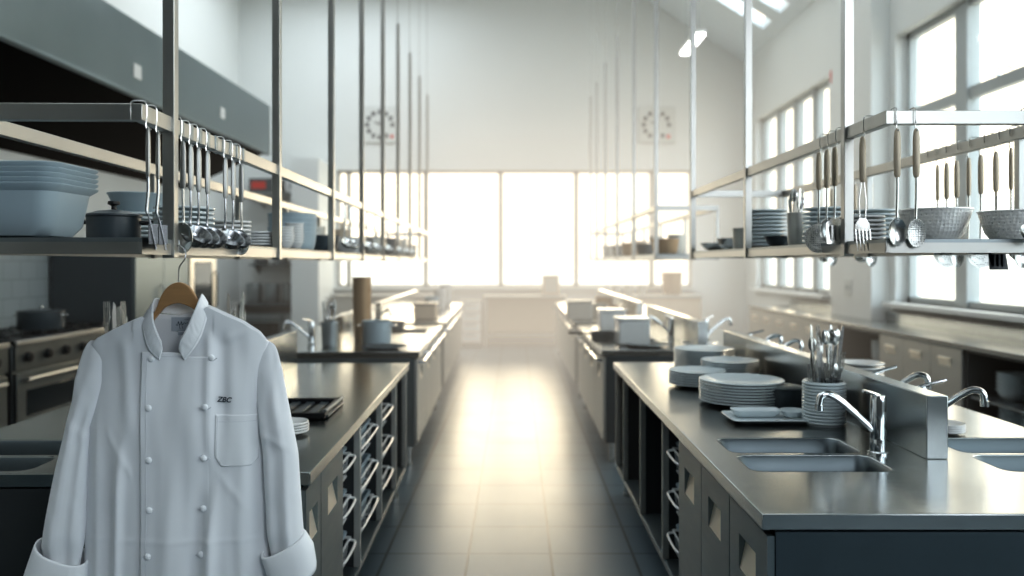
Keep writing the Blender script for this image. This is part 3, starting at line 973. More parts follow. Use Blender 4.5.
def cutlery(center, n, where, base_z, rad, hts, seed, kinds=('table_knife', 'dessert_spoon', 'table_fork'), tilt=.13):
    rnd = random.Random(seed)
    items = []
    for i in range(n):
        a = rnd.uniform(0, 6.28); q = rad * rnd.uniform(.3, .85)
        kind = kinds[i % len(kinds)]
        lean = (rnd.uniform(-tilt, tilt), rnd.uniform(-tilt, tilt))
        items.append((center[0] + q * math.cos(a), kind, center[1] + q * math.sin(a), lean, rnd.choice(hts), rnd.uniform(-.6, .6)))
    items.sort()
    cnt = {}
    totals = {k: sum(1 for q in items if q[1] == k) for k in ('table_knife', 'dessert_spoon', 'table_fork')}
    for x, kind, y, lean, L, rz in items:
        k = cnt.get(kind, 0); cnt[kind] = k + 1
        nm = {'table_knife': 'table knife', 'dessert_spoon': 'spoon', 'table_fork': 'fork'}[kind]
        place(f'{kind}{L}', mk_cutlery(kind, L), (x, y, base_z), f'steel {nm} in {where}, {ordfirst(k)} {nm.split()[-1]} from left', nm.split()[-1], 'cutlery in ' + where, rz=rz, tilt=lean)


cutlery(ck, 21, 'the ribbed white crock', .922, .055, (.24, .29, .36, .40), 3)

# tray with two small dishes
tr = thing('serving_tray', 'white rectangular tray in front of the large platters', 'tray', (.905, 3.33, .901))
t = MB()
t.rings([[(p[0], p[1], z) for p in rrect(i, .40 - i, i, .23 - i, .03)] for i, z in ((.03, 0), (.012, .012), (0, .02), (.002, .023), (.02, .012), (.04, .009))], True, True, True)
t.build('tray_body', M['plate'], tr)
MB().tube(spline([(.26, .08, .014), (.3, .1, .022), (.35, .15, .02)], 5), .004).build('tray_inlay_spoon', M['tool_steel'], tr) if False else None
d1 = thing('small_dish', 'small rectangular white dish lying on the tray', 'dish', (.94, 3.44, .913))
MB().rings([[(p[0], p[1], z) for p in rrect(i, .21 - i, i, .1 - i, .025)] for i, z in ((.02, 0), (.004, .02), (0, .03), (.004, .03), (.022, .012))], True, True, True).build('dish_body', M['plate'], d1)
place('rd', mk_bowl(.052, .026, .6, 'small_bowl', 'plate'), (1.2, 3.47, .914), 'small round bowl at the right end of the tray', 'bowl')
sp = MB().tube(spline([(0, 0, .006), (.06, .02, .008), (.14, .05, .006)], 5), .0035); sp.sphere((.155, .056, .005), .024, .015, .004)
o = sp.build('dessert_spoon', M['tool_steel']); o.location = (1.09, 3.36, .913); tag(o, 'steel spoon lying on the right half of the white tray', 'spoon')

# beyond the upstand
stack('plateE', mk_plate(.11, .016, 'dinner_plate', 'white'), 10, (1.70, 3.95, .901), .0188, P, 'in stack behind the upstand', 'plate', 'plates behind the upstand')
stack('saucer', mk_plate(.07, .012, 'saucer', 'white'), 4, (1.72, 3.2, .901), .008, 'white saucer', 'in small stack behind the near upstand end', 'saucer', 'saucers behind the upstand')

# far plates on the second right island
stack('plateF', mk_plate(.17, .018, 'dinner_plate', 'white'), 5, (1.15, 6.65, .901), .012, P, 'in blurred stack on the second right worktop', 'plate', 'plates on the second right worktop') if False else None


def mk_box(name, w, d, h, m, lid=None):
    def f():
        o = thing(name)
        MB().box(-w / 2, w / 2, -d / 2, d / 2, 0, h).build('box_body', M[m], o, bevel=.015)
        MB().box(-w / 2 - .008, w / 2 + .008, -d / 2 - .008, d / 2 + .008, h + .0005, h + .025).build('box_lid', M[lid or m], o, bevel=.008)
        return o
    return f


def at(px, d, z): return ((px - 516) * d / F, d, z)
# second right island
place('bx1', mk_box('storage_box', .26, .3, .2, 'white'), at(632, 6.72, .901), 'white lidded box on the second right worktop, nearer of two', 'box')
place('bx2', mk_box('storage_box', .24, .3, .22, 'white'), at(611, 7.6, .901), 'white lidded box on the second right worktop, farther of two', 'box')
place('pan1', mk_pot(.12, .06, 'frying_pan', 'greydark', False, True, 'black'), at(604, 7.15, .901), 'dark pan in front of the farther white box', 'pan', rz=PI)
place('tray2', mk_plate(.17, .02, 'metal_tray', 'steel_grey'), at(648, 6.5, .901), 'round steel tray before the nearer white box', 'tray')
place('pl7', mk_plate(.15, .018, 'dinner_plate', 'white'), at(700, 6.05 + .55, .901), 'single white plate behind the second right upstand', 'plate')
# third right island
place('bx3', mk_box('counter_appliance', .3, .32, .2, 'steel_light'), at(579, 9.75, .901), 'pale boxy appliance at the near end of the farthest right worktop', 'appliance')
for i, (px, d, rr, hh) in enumerate([(598, 10.2, .1, .16), (604, 11.2, .12, .2), (606, 12.4, .1, .14), (612, 10.6, .09, .12)]):
    place(f'hp{i}', mk_pot(rr, hh, 'saucepan', 'copper' if i % 2 else 'steel_light'), at(px, d, .901), f'hazy saucepan on the farthest right worktop, {ordfirst([0,2,3,1][i])} in distance', 'saucepan', 'saucepans on the farthest right worktop')

# ---- left foreground worktop
gr = thing('cooling_rack', 'black slotted grill tray on the left worktop beside the jacket', 'tray', (-.83, 3.47, .901), LROT)
b = MB(); L_, W_ = .40, .40
b.box(-W_, 0, 0, .03, .004, .028); b.box(-W_, 0, L_ - .03, L_, .004, .028); b.box(-W_, -W_ + .03, 0, L_, .004, .028); b.box(-.03, 0, 0, L_, .004, .028)
b.build('rim', M['black'], gr, bevel=.004)
for k in range(6):
    x = -W_ + .03 + k * .068
    MB().box(x, x + .04, .03, L_ - .03, .004, .014).build('slat', M['greydark'], gr, bevel=.002)
MB().box(-W_ + .01, -.01, .01, L_ - .01, 0, .004).build('tray_base', M['black'], gr, smooth=0)
MB().tube([(-.004, .03, .032), (.004, L_ - .03, .032)], .007, 8).build('side_handle', M['steel_grey'], gr)
stack('saucL', mk_plate(.075, .014, 'side_plate', 'white'), 4, (-.90, 3.18, .901), .0105, 'small white side plate', 'in stack at the jacket sleeve', 'plate', 'side plates beside the jacket')


def crock(loc, label, r=.06, h=.16, m='steel_grey'):
    place(f'crk{r}{h}{m}', mk_bowl(r, h, .9, 'utensil_crock', m), loc, label, 'crock')


crock((-1.716, 3.45, .901), 'steel crock of utensils on the left worktop, left behind the jacket', .06, .17)
cutlery((-1.716, 3.45), 7, 'the crock behind the left shoulder', .915, .05, (.5, .48, .44), 5, ('table_knife', 'table_fork'), .03)
crock((-1.235, 3.5, .901), 'steel crock of utensils on the left worktop, right behind the jacket', .06, .17)
cutlery((-1.225, 3.5), 6, 'the crock behind the right shoulder', .915, .045, (.54, .5, .46), 8, ('table_knife', 'table_fork'), .03)

# second left island
place('pot2', mk_pot(.12, .19, 'stockpot', 'basin', False, False, 'chrome'), at(377, 6.75, .901), 'pale blue-grey stockpot on the second left worktop', 'pot')
place('tray3', mk_plate(.18, .02, 'metal_tray', 'greydark'), at(384, 6.32, .901), 'dark round tray in front of the pale stockpot', 'tray')
place('crk_d', mk_bowl(.07, .2, .9, 'utensil_crock', 'steel_grey'), at(330, 6.5, .901), 'dark crock of black utensils left of the second left upstand', 'crock')
cutlery(at(330, 6.5, 0), 6, 'the crock left of the second upstand', .92, .045, (.36, .3), 12)
place('crk_b', mk_bowl(.085, .55, .8, 'tall_canister', 'copper'), at(362, 7.2, .901), 'tall brown canister beside the second left upstand', 'canister')
place('pan2', mk_pot(.13, .07, 'frying_pan', 'greydark', False, True, 'steel_grey'), at(392, 8.3, .901), 'dark pan at the far end of the second left worktop', 'pan', rz=2)
# third left island
place('toast', mk_box('counter_appliance', .27, .3, .17, 'warmbox', 'greydark'), at(426, 9.75, .901), 'brown boxy appliance on the farthest left worktop', 'appliance')
for i, (px, d, rr, hh) in enumerate([(432, 10.9, .1, .22), (440, 11.6, .09, .3), (446, 12.6, .1, .34)]):
    place(f'lp{i}', mk_bowl(rr, hh, .8, 'jug', 'white' if i else 'basin'), at(px, d, .901), f'pale tall jug on the farthest left worktop, {ordfirst(i)} in distance', 'jug', 'jugs on the farthest left worktop')

# ---- right hanging shelf
q = .001
stack('pR1', mk_plate(.113, .014, 'dinner_plate', 'plate'), 10, (1.352, 4.33, ZS + q), .0205, P, 'in stack left of right shelf tool holder', 'plate', 'plates in the left shelf stack')
stack('pR2', mk_plate(.1, .013, 'dinner_plate', 'plate'), 8, (1.338, 3.44, ZS + q), .0195, P, 'in the shelf stack behind the skimmer', 'plate', 'plates in the middle shelf stack')
stack('pR3', mk_plate(.1, .013, 'dinner_plate', 'plate'), 8, (1.60, 3.58, ZS + q), .0195, P, 'in the shelf stack behind the near right post', 'plate', 'plates in the rear shelf stack')
stack('pR4', mk_plate(.085, .013, 'dinner_plate', 'white'), 6, (1.35, 3.12, ZS + q), .0165, P, 'in the low shelf stack behind the serving fork', 'plate', 'plates in the low shelf stack')
place('bowlR', mk_bowl(.07, .05, .5, 'small_bowl', 'greydark'), (1.32, 4.02, ZS + q), 'dark small bowl before the tall plate stack on the right shelf', 'bowl')
place('holderR', mk_bowl(.05, .15, .85, 'utensil_holder', 'steel_light'), (1.325, 3.76, ZS + q), 'pale utensil holder between the plate stacks on the right shelf', 'holder')
cutlery((1.325, 3.76), 5, 'the utensil holder on the right shelf', ZS + .015, .03, (.26, .22, .29), 21)
place('col1', mk_bowl(.125, .115, .62, 'colander', 'colander', .004, 36), (1.56, 2.98, ZS + q), 'hammered steel colander on the right shelf, left of two', 'colander', 'colanders')
place('col1', mk_bowl(.125, .115, .62, 'colander', 'colander', .004, 36), (1.775, 2.86, ZS + q), 'hammered steel colander on the right shelf, right of two', 'colander', 'colanders', scale=.88)
place('foil', mk_bowl(.12, .05, .5, 'foil_dish', 'tool_steel'), (1.37, 5.42, ZS + q), 'shallow steel dish at the far end of the near right shelf', 'dish')
place('foil2', mk_bowl(.1, .07, .5, 'mixing_bowl', 'tool_steel'), (1.36, 5.02, ZS + q), 'steel mixing bowl on the near right shelf, before the shallow dish', 'bowl')
place('bask', mk_bowl(.11, .13, .8, 'bread_basket', 'copper'), (1.66, 5.3, ZS + q), 'brown round basket at the far end of the near right shelf', 'basket')
place('jarr', mk_bowl(.06, .12, .9, 'canister', 'steel_light'), (1.34, 4.72, ZS + q), 'pale canister beside the tall plate stack on the right shelf', 'canister')
place('jarr2', mk_bowl(.07, .2, .9, 'canister', 'steel_light'), (1.70, 4.75, ZS + q), 'tall canister at the back of the near right shelf', 'canister')
# far right shelf
kinds = [('copper', .13, .14, 'round brown basket'), ('steel_light', .09, .2, 'pale canister'), ('greydark', .1, .12, 'dark bowl'), ('steel_light', .08, .22, 'pale canister'), ('copper', .1, .16, 'round brown basket'), ('warmbox', .09, .2, 'beige tin'), ('greydark', .08, .16, 'dark bowl'), ('white', .1, .13, 'white bowl'), ('steel_light', .09, .18, 'pale canister'), ('copper', .1, .12, 'round brown basket')]
for i, (m, rr, hh, nm) in enumerate(kinds):
    d = 7.45 + i * .58
    place(f'fr{i}', mk_bowl(rr, hh, .75, nm.split()[-1] if nm.split()[-1] != 'tin' else 'storage_tin', m), (SX_ + .16 + .22 * (i % 2), d, ZS + q), f'{nm} on the far right hanging shelf, {ordfirst(i)} of ten along it', nm.split()[-1], 'vessels on the far right shelf')

# ---- left hanging shelf
def LP(u, d, z=ZL): return (LSX(d) - u, d, z + q)
def mk_basin():
    r = MB(); rr = []
    w, dd, h = .275, .25, .145
    for i, z in ((.06, 0), (.038, .006), (.018, .035), (.004, h * .9), (-.012, h), (-.014, h + .006), (-.010, h + .008), (.008, h), (.024, .05), (.055, .012)):
        rr.append([(p[0], p[1], z) for p in rrect(-w / 2 + i, w / 2 - i, -dd / 2 + i, dd / 2 - i, .05, 6)])
    r.rings(rr, True, True, True)
    return r.build('washing_up_basin', M['basin'])
for i in range(5):
    k = 4 - i
    place('basin', mk_basin, (LSX(2.33) - .395, 2.335, ZL + q + i * .0145), f'blue-grey plastic basin, {"topmost" if k == 0 else ("bottommost" if i == 0 else ORD[k] + " from top")} of the nested stack on the left shelf', 'basin', 'nested basins on the left shelf')
place('dkpan', mk_pot(.085, .085, 'saucepan', 'greydark', True, False, 'black'), LP(.345, 2.75), 'dark lidded saucepan beside the blue-grey basins on the left shelf', 'saucepan', rz=.4)
stack('pL1', mk_plate(.10, .014, 'dinner_plate', 'plate'), 7, LP(.115, 2.78), .017, 'blue-grey dinner plate', 'in the shelf stack behind the left ladles', 'plate', 'plates behind the left ladles')
stack('pL0', mk_plate(.10, .014, 'dinner_plate', 'plate'), 7, LP(.42, 3.1), .017, 'blue-grey dinner plate', 'in the stack under the small grey bowl', 'plate', 'plates under the small grey bowl')
place('gbowl', mk_bowl(.105, .07, .6, 'mixing_bowl', 'basin'), LP(.42, 3.1, ZL + 7 * .017 + .004), 'grey plastic bowl on top of a plate stack on the left shelf', 'bowl')
stack('pL2', mk_plate(.085, .013, 'dinner_plate', 'white'), 6, LP(.13, 3.3), .0165, P, 'in stack at the end of the left ladles', 'plate', 'plates at the end of the left ladles')
stack('pL3', mk_plate(.08, .012, 'side_plate', 'white'), 5, LP(.10, 3.62), .013, 'small white plate', 'in low stack on left shelf', 'plate', 'plates in the low left shelf stack')
for j, (u, d, n) in enumerate(((.07, 3.92, 6), (.07, 4.12, 8))):
    stack('cupL', mk_bowl(.045, .035, .6, 'small_bowl', 'white'), n, LP(u, d), .0135, 'small white bowl', f'in {"shorter" if j == 0 else "taller"} bowl pile on left shelf', 'bowl', f'small bowls in the {"shorter" if j == 0 else "taller"} pile')
stack('tubL', mk_bowl(.135, .10, .85, 'storage_tub', 'basin'), 5, LP(.19, 4.55), .026, 'pale blue-grey round tub', 'of the nested tubs past second left post', 'tub', 'nested tubs on the left shelf')
kinds = [('greydark', .12, .1, 'dark bowl'), ('steel_light', .1, .18, 'pale canister'), ('white', .11, .12, 'white bowl'), ('warmbox', .09, .2, 'beige tin'), ('steel_light', .1, .16, 'pale canister'), ('tool_steel', .11, .12, 'steel bowl'), ('greydark', .09, .18, 'dark canister'), ('white', .1, .16, 'white bowl'), ('steel_light', .09, .2, 'pale canister'), ('warmbox', .1, .13, 'beige tin'), ('tool_steel', .1, .16, 'steel bowl'), ('white', .09, .18, 'white bowl')]
for i, (m, rr, hh, nm) in enumerate(kinds):
    d = 5.1 + i * .52
    place(f'fl{i}', mk_bowl(rr, hh, .75, nm.split()[-1] if nm.split()[-1] != 'tin' else 'storage_tin', m), LP(.15 + .18 * (i % 2), d), f'{nm} on the left shelf beyond the tubs, {ordfirst(i)} of twelve along it', nm.split()[-1], 'vessels along the far left shelf')
# bright ladles on the far part of the left rail
for i, d in enumerate((5.05, 5.25, 5.9, 6.3, 7.0, 7.8, 8.4, 9.0)):
    hang('ll_f', 'ladle', 'L', 'front', d, f'blurred ladle on the far left rail, {ordfirst(i)} of eight in distance', .12, .08, 'tool_steel', 'tool_steel', None, 'blurred ladles on the left rail')
# ================================================================== CHEF JACKET ON A HANGER
JD = 2.40                       # how far the jacket hangs from the eye
JS = (JD - .028) / F     # drafting scale on the jacket's front
def J(px, py, dy=0.0):
    """jacket drafting grid (one unit = 3 mm) to metres, in the hanger's own frame"""
    return ((px - 180) * JS, dy, -(py - 283) * JS)
jloc = ((176 - 516) * JS, JD, EYE - (283 - 263) * JS)

Ltab = [(330, 93), (345, 93), (360, 97), (380, 98), (427, 89), (480, 88), (576, 85), (660, 82)]
Rtab = [(330, 270), (345, 270), (370, 267), (416, 264), (455, 267), (500, 270), (540, 272), (660, 279)]
TOP = [(92, 346), (100, 338), (118, 329), (135, 321), (147, 316), (150, 318), (153, 336), (158, 350), (166, 357), (176, 360), (185, 358), (193, 352),
       (201, 340), (206, 322), (208, 309), (212, 306), (226, 313), (246, 322), (262, 332), (273, 345)]
TOPB = [(92, 346), (100, 338), (118, 329), (135, 321), (150, 314), (165, 315), (180, 316), (196, 312), (208, 305), (226, 313), (246, 322), (262, 332), (273, 345)]


def thick(px, py):
    L = interp(Ltab, py); R = interp(Rtab, py); u = (px - L) / (R - L) * 2 - 1
    u = max(-1, min(1, u))
    t = .022 + .031 * sm(310, 450, py)
    return t * (1 - abs(u) ** 2.6) ** .6


def ridge(px, c, w, a):
    return a * math.exp(-((px - c) / w) ** 2)


def relief(px, py):
    """folds of the hanging cotton"""
    return 1.8 * relief_(px, py)


def relief_(px, py):
    f = 0.0
    g = sm(430, 540, py)
    f += ridge(px, interp([(420, 132), (500, 127), (640, 124)], py), 5, .009) * sm(425, 500, py)
    f -= ridge(px, interp([(420, 120), (640, 113)], py), 7, .006) * sm(430, 520, py)
    f += ridge(px, interp([(470, 224), (540, 219), (640, 215)], py), 6, .010) * sm(465, 545, py)
    f -= ridge(px, interp([(470, 208), (640, 200)], py), 8, .006) * g
    f += ridge(px, 250, 9, .005) * sm(400, 480, py)
    f += ridge(px, interp([(330, 214), (400, 216), (470, 220)], py), 5, .0045) * sm(325, 345, py) * (1 - sm(430, 480, py))
    f -= ridge(px, interp([(330, 226), (450, 232)], py), 7, .004) * sm(325, 345, py) * (1 - sm(400, 470, py))
    f += ridge(px, interp([(330, 128), (430, 140)], py), 7, .004) * sm(330, 350, py) * (1 - sm(400, 450, py))
    f += ridge(px, 104, 6, .005) * sm(400, 470, py)
    f += ridge(px, interp([(400, 182), (640, 176)], py), 12, .004) * g
    # diagonal drag lines under the pocket and from the shoulders
    q = (py - 468) - (px - 222) * 1.15
    f += .0012 * math.exp(-(q / 7) ** 2) * sm(220, 236, px) * (1 - sm(245, 258, px))
    q = (py - 330) - (250 - px) * .45
    f += .003 * math.exp(-(q / 5) ** 2) * sm(222, 235, px) * (1 - sm(255, 262, px))
    q = (py - 440) - (px - 120) * 1.5
    f += .0016 * math.exp(-(q / 7) ** 2) * sm(112, 120, px) * (1 - sm(138, 143, px))
    # crease at hip height from packing
    f += .0009 * math.exp(-((py - 537) / 3) ** 2)
    v = Vector((px * .030, py * .013, 1.7)); f += .0045 * mnoise.noise(v)
    v = Vector((px * .075, py * .019, 4.1)); f += .0016 * mnoise.noise(v)
    return f


def jfront(px, py, off=0.0):
    edge = sm(0, .2, 1 - abs((px - interp(Ltab, py)) / (interp(Rtab, py) - interp(Ltab, py)) * 2 - 1))
    return -.012 - thick(px, py) - relief(px, py) * edge * sm(318, 345, py + 12 * (abs(px - 178) < 40)) - off


HEM = 648
jk = thing('chef_jacket', 'white double-breasted chef jacket on a wooden hanger in the left foreground', 'jacket', jloc)
def fr(u, v):
    x0 = lerp(93, 271, u)
    y0 = interp(TOP, x0)
    py = lerp(y0, HEM, v ** 1.05)
    a = interp(Ltab, py); b_ = interp(Rtab, py)
    px = lerp(a, b_, u) if py > 345 else lerp(lerp(93, 271, u), lerp(a, b_, u), sm(y0, 345, py) if y0 < 345 else 1)
    return J(px, py, jfront(px, py))
def bk(u, v):
    x0 = lerp(93, 271, u); y0 = interp(TOPB, x0)
    py = lerp(y0, HEM, v)
    a = interp(Ltab, py); b_ = interp(Rtab, py)
    px = lerp(a, b_, u) if py > 345 else lerp(lerp(93, 271, u), lerp(a, b_, u), sm(y0, 345, py) if y0 < 345 else 1)
    q = .0 + thick(px, py) * .75 + .002 * mnoise.noise(Vector((px * .05, py * .02, 8)))
    return J(px, py, q - .012)
body = MB(); body.grid(fr, 150, 190); body.grid(bk, 60, 60)
body.build('jacket_body', M['cloth'], jk, smooth=80, solid=.0016)

# front flap that laps over from the right
def flap(u, v):
    px0 = lerp(149, 222, u); py = lerp(lerp(351, 353, u) + (3.5 * sm(.45, .62, u) + (0 if u < .62 else 0)), HEM, v)
    px = px0 + interp([(350, 0), (500, 2), (650, 2)], py)
    off = .0065 * (1 - sm(.62, .95, u)) - .004 * sm(.9, 1, u)
    return J(px, py, jfront(px, py, off))
MB().grid(flap, 50, 170).build('front_flap', M['cloth'], jk, smooth=80, solid=.0016)
# stitched edges
def seam(pts, name='stitching', rr=.0007, off=.0085, m='stitch'):
    s = [J(p[0] + 6, p[1], jfront(p[0] + 6, p[1], off)) for p in pts]
    MB().tube(s, rr, 5).build(name, M[m], jk)
seam([(149 + interp([(350, 0), (500, 2), (650, 2)], y), y) for y in range(354, 646, 5)])
seam([(x, 355 + 0.03 * (x - 149)) for x in range(149, 188, 4)])
# covered cloth buttons
for cx, ys in (((153, 152, 153, 154, 153), (358, 406, 457, 506, 551)), ((212, 208, 207, 206, 204), (357, 405, 455, 505, 550))):
    for x, y in zip(cx, ys):
        x += 6
        c = J(x, y, jfront(x, y, .0065 if x < 195 else .004) - .002)
        bt = MB(); bt.sphere(c, .0098, .006, .0098, 16, 9)
        o = bt.build('button', M['cloth2'], jk)
        MB().tube([(c[0] - .017, c[1] + .004, c[2] - .001), (c[0], c[1] + .006, c[2] - .011), (c[0] + .017, c[1] + .004, c[2])], .0016, 6).build('button_loop', M['stitch'], o)
# breast pocket
def pocket(u, v):
    px = lerp(223, 262, u) + 1.2 * v; py = lerp(413 + 1.0 * u, 464, v)
    cut = 6 * max(0, (v - .82) / .18)
    px = lerp(px, lerp(223 + cut, 263 - cut, u), 1)
    return J(px, py, jfront(px, py, .0022 + .0025 * (1 - v) * math.sin(PI * u)))
MB().grid(pocket, 30, 34).build('breast_pocket', M['cloth2'], jk, smooth=80, solid=.002)
seam([(219, y) for y in range(415, 457, 4)] + [(225, 463), (240, 464), (251, 463), (257, 457)] + [(257, y) for y in range(455, 413, -4)], 'pocket_stitching', .0007, .004)
seam([(x, 420) for x in range(219, 258, 4)], 'pocket_stitching', .0007, .0052)


def text_mesh(s, size, name, m, parent, loc, rot, shear=0):
    cu = bpy.data.curves.new(name, 'FONT'); cu.body = s; cu.size = size; cu.extrude = .0006; cu.align_x = 'CENTER'; cu.shear = shear; cu.offset = size * .02
    o = bpy.data.objects.new(name, cu); COL.objects.link(o)
    bpy.context.view_layer.update()
    me = bpy.data.meshes.new_from_object(o.evaluated_get(bpy.context.evaluated_depsgraph_get()))
    bpy.data.objects.remove(o)
    me.materials.clear(); me.materials.append(m)
    r = bpy.data.objects.new(name, me); COL.objects.link(r); r.parent = parent
    r.location = loc; r.rotation_euler = rot
    return r
p = J(231, 400.5, jfront(231, 398, .0022) - .0075)
text_mesh('ZBC', .021, 'embroidered_initials', M['ink'], jk, p, (PI / 2, math.radians(4), 0), .25)

# collar: a stand band swept round the neckline
base = [(167, 359, -.052), (157, 350, -.052), (151, 337, -.045), (147, 322, -.032), (149, 312, -.008), (160, 314, .018), (179, 316, .026), (198, 312, .018), (209, 303, -.008), (211, 319, -.032), (207, 337, -.046), (200, 350, -.053), (192, 359, -.053)]
topp = [(172, 345, -.056), (167, 335, -.056), (161, 322, -.048), (158, 310, -.034), (156, 299, -.008), (163, 301, .016), (179, 303, .022), (195, 299, .016), (203, 294, -.008), (203, 301, -.034), (199, 315, -.049), (193, 331, -.058), (185, 344, -.058)]
A = spline([J(*p) for p in base], 8); B = spline([J(*p) for p in topp], 8)
def collar(u, v):
    k = u * (len(A) - 1); i = min(int(k), len(A) - 2); t = k - i
    a = A[i].lerp(A[i + 1], t); b_ = B[i].lerp(B[i + 1], t)
    p = a.lerp(b_, v * (.75 + .25 * sm(0, .045, min(u, 1 - u))))
    e = 0
    p.y -= .003 * math.sin(PI * v) * (1 if abs(u - .5) > .2 else -1)
    p.y += .0012 * mnoise.noise(Vector((u * 60, v * 3, 2)))
    return p
cl = MB().grid(collar, 120, 10).build('stand_collar', M['cloth2'], jk, smooth=80, solid=.0035)
for v in (.1, .9):
    MB().tube([collar(.012 + .976 * i / 140, v) + Vector((0, -.0022 if abs(i - 70) > 28 else -.0022, 0)) for i in range(141)], .0007, 5).build('collar_stitching', M['stitch'], cl)

# woven label inside the back of the neck
nl = MB(); bz = thick(183, 325) * .75 - .0145
nl.box(J(171, 0)[0], J(196, 0)[0], bz - .0006, bz + .0004, J(0, 332)[2], J(0, 318)[2])
lab = nl.build('neck_label', M['label'], jk, smooth=0)
w = MB()
cur = []
for i in range(60):
    t = i / 59; x = lerp(176, 192, t)
    y = 324.5 - 1.0 * t + (2.2 - 1.7 * t) * math.sin(t * 34) * (1 if t < .45 else .45)
    cur.append(J(x, y, bz - .0012))
w.tube(cur, .0007, 5)
w.tube([J(178, 322, bz - .0012), J(180, 330, bz - .0012)], .0007, 5); w.tube([J(181, 321.5, bz - .0012), J(182.5, 329.5, bz - .0012)], .0007, 5)
w.tube([J(184, 320.5, bz - .0012), J(191, 320, bz - .0012)], .0004, 5)
w.build('label_writing', M['ink'], lab)
MB().box(J(178, 0)[0], J(188, 0)[0], bz - .0016, bz - .0008, J(0, 336)[2], J(0, 333)[2]).build('size_tab', M['label'], lab, smooth=0)


# sleeves
def sleeve(rows, name, seed, cuffrows, sgn):
    n = 44; rings = []
    ys = [r_[0] for r_ in rows]
    o_t = [(r_[0], r_[1]) for r_ in rows]; i_t = [(r_[0], r_[2]) for r_ in rows]
    N = 90
    for k in range(N + 1):
        py = lerp(ys[0], ys[-1], k / N)
        a, c = interp(o_t, py), interp(i_t, py)
        cx, hw = (a + c) / 2, abs(c - a) / 2
        t = min(hw * JS * .62, .040) * sm(ys[0] - 9, ys[0] + 16, py) * lerp(.32, 1, sm(345, 440, py)) * lerp(1, .72, sm(528, 556, py))
        dip = interp([(340, -.008), (380, -.016), (470, -.028), (580, -.034)], py)
        ring = []
        for i in range(n):
            an = 2 * PI * i / n
            ca, sa = math.cos(an), math.sin(an)
            x = cx + hw * math.copysign(abs(ca) ** .8, ca)
            y = dip + t * math.copysign(abs(sa) ** .9, sa)
            fo = .0075 * mnoise.noise(Vector((x * .055 + seed, py * .012, sa + seed))) + .003 * mnoise.noise(Vector((x * .11, py * .05 + seed, sa)))
            # long fold down the middle and elbow wrinkles
            xm = cx + sgn * hw * .30
            fo += ridge(x, xm, 4, .006) * sm(350, 420, py) * (sa < 0)
            xq = cx - sgn * hw * .35
            fo -= ridge(x, xq, 4.5, .005) * sm(360, 430, py) * (sa < 0)
            el = (py - 428) + (x - cx) * .7 * sgn
            fo += .004 * math.exp(-(el / 4.5) ** 2) * (sa < 0)
            el = (py - 441) - (x - cx) * .5 * sgn
            fo += .0035 * math.exp(-(el / 4) ** 2) * (sa < 0)
            y += fo * (-1 if sa < 0 else 1) * abs(sa)
            ring.append(J(x, py, y))
        rings.append(ring)
    s = MB().rings(rings, True, True, True).build(name, M['cloth'], jk, smooth=80)
    # turned-back cuff
    rings = []
    for (ax, ay, bx, by, tk, dy) in cuffrows:
        ring = []
        for i in range(n):
            an = 2 * PI * i / n; ca, sa = math.cos(an), math.sin(an)
            t = (math.copysign(abs(ca) ** .75, ca) + 1) / 2
            wob = .002 * mnoise.noise(Vector((ca * 2 + seed, sa * 2, ay * .05)))
            ring.append(J(lerp(ax, bx, t), lerp(ay, by, t) + 5.5 * (-sa) , dy + (tk + wob) * sa))
        rings.append(ring)
    cf = MB().rings(rings, True, False, False).build('turned_cuff', M['cloth2'], s, smooth=80, solid=.005)
    st = [Vector(p) for p in rings[1]]
    c0 = sum(st, Vector()) / len(st)
    MB().tube([c0 + (p - c0) * 1.018 + Vector((0, -.0005, 0)) for p in st] + [c0 + (st[0] - c0) * 1.018], .0008, 5).build('cuff_stitching', M['stitch'], cf)
    return s


sleeve([(341, 91, 98), (345, 87, 105), (352, 84, 111), (362, 81, 114), (380, 77, 111), (400, 75, 104), (427, 69, 94), (470, 60, 92), (520, 51, 90), (545, 47, 88), (560, 50, 85), (600, 48, 82), (640, 47, 80)],
       'left_sleeve', 3.3, [(42, 541, 92, 560, .038, -.034), (41, 543, 92, 562, .040, -.034), (35, 560, 91, 580, .042, -.034), (29, 578, 89, 598, .043, -.034), (25, 596, 86, 612, .043, -.034)], -1).name = 'sleeve'
sleeve([(341, 262, 270), (345, 256, 277), (352, 254, 280), (370, 256, 285), (400, 260, 291), (420, 262, 295), (454, 267, 302), (500, 270, 305.5), (535, 272, 308), (555, 276, 307), (600, 281, 308)],
       'right_sleeve', 7.1, [(267, 552, 308, 532, .036, -.034), (267, 554, 310, 534, .038, -.034), (271, 566, 317, 545, .04, -.034), (275, 578, 320, 563, .04, -.034), (278, 586, 320, 568, .039, -.034)], 1).name = 'sleeve'

# hanger
hg = thing('clothes_hanger', 'wooden coat hanger carrying the white jacket under the left shelf', 'hanger', jloc)
up = [(104, 351), (128, 335), (150, 320), (158, 310), (163, 297), (170, 287), (180, 282.5), (190, 286), (197, 295), (203, 306), (214, 316), (240, 331), (258, 346)]
dn = [(262, 350), (236, 339), (208, 322), (200, 313), (192, 307), (180, 303.5), (168, 307), (160, 315), (150, 326), (128, 341), (106, 355)]
U = spline([(p[0], p[1], 0) for p in up], 6); D = spline([(p[0], p[1], 0) for p in dn], 6)
poly = [(J(p.x, p.y)[0], J(p.x, p.y)[2]) for p in U + D]
MB().prism(poly, -.018, -.004).build('hanger_bar', M['wood'], hg, bevel=.003, smooth=50)
hk = spline([(0, -.011, -.012), (.0005, -.011, .018), (.003, -.011, .047), (.017, -.008, .070), (.019, -.004, .088), (.008, .002, .106), (-.008, .01, .112), (-.021, .02, .104), (-.026, .03, .09)], 8)
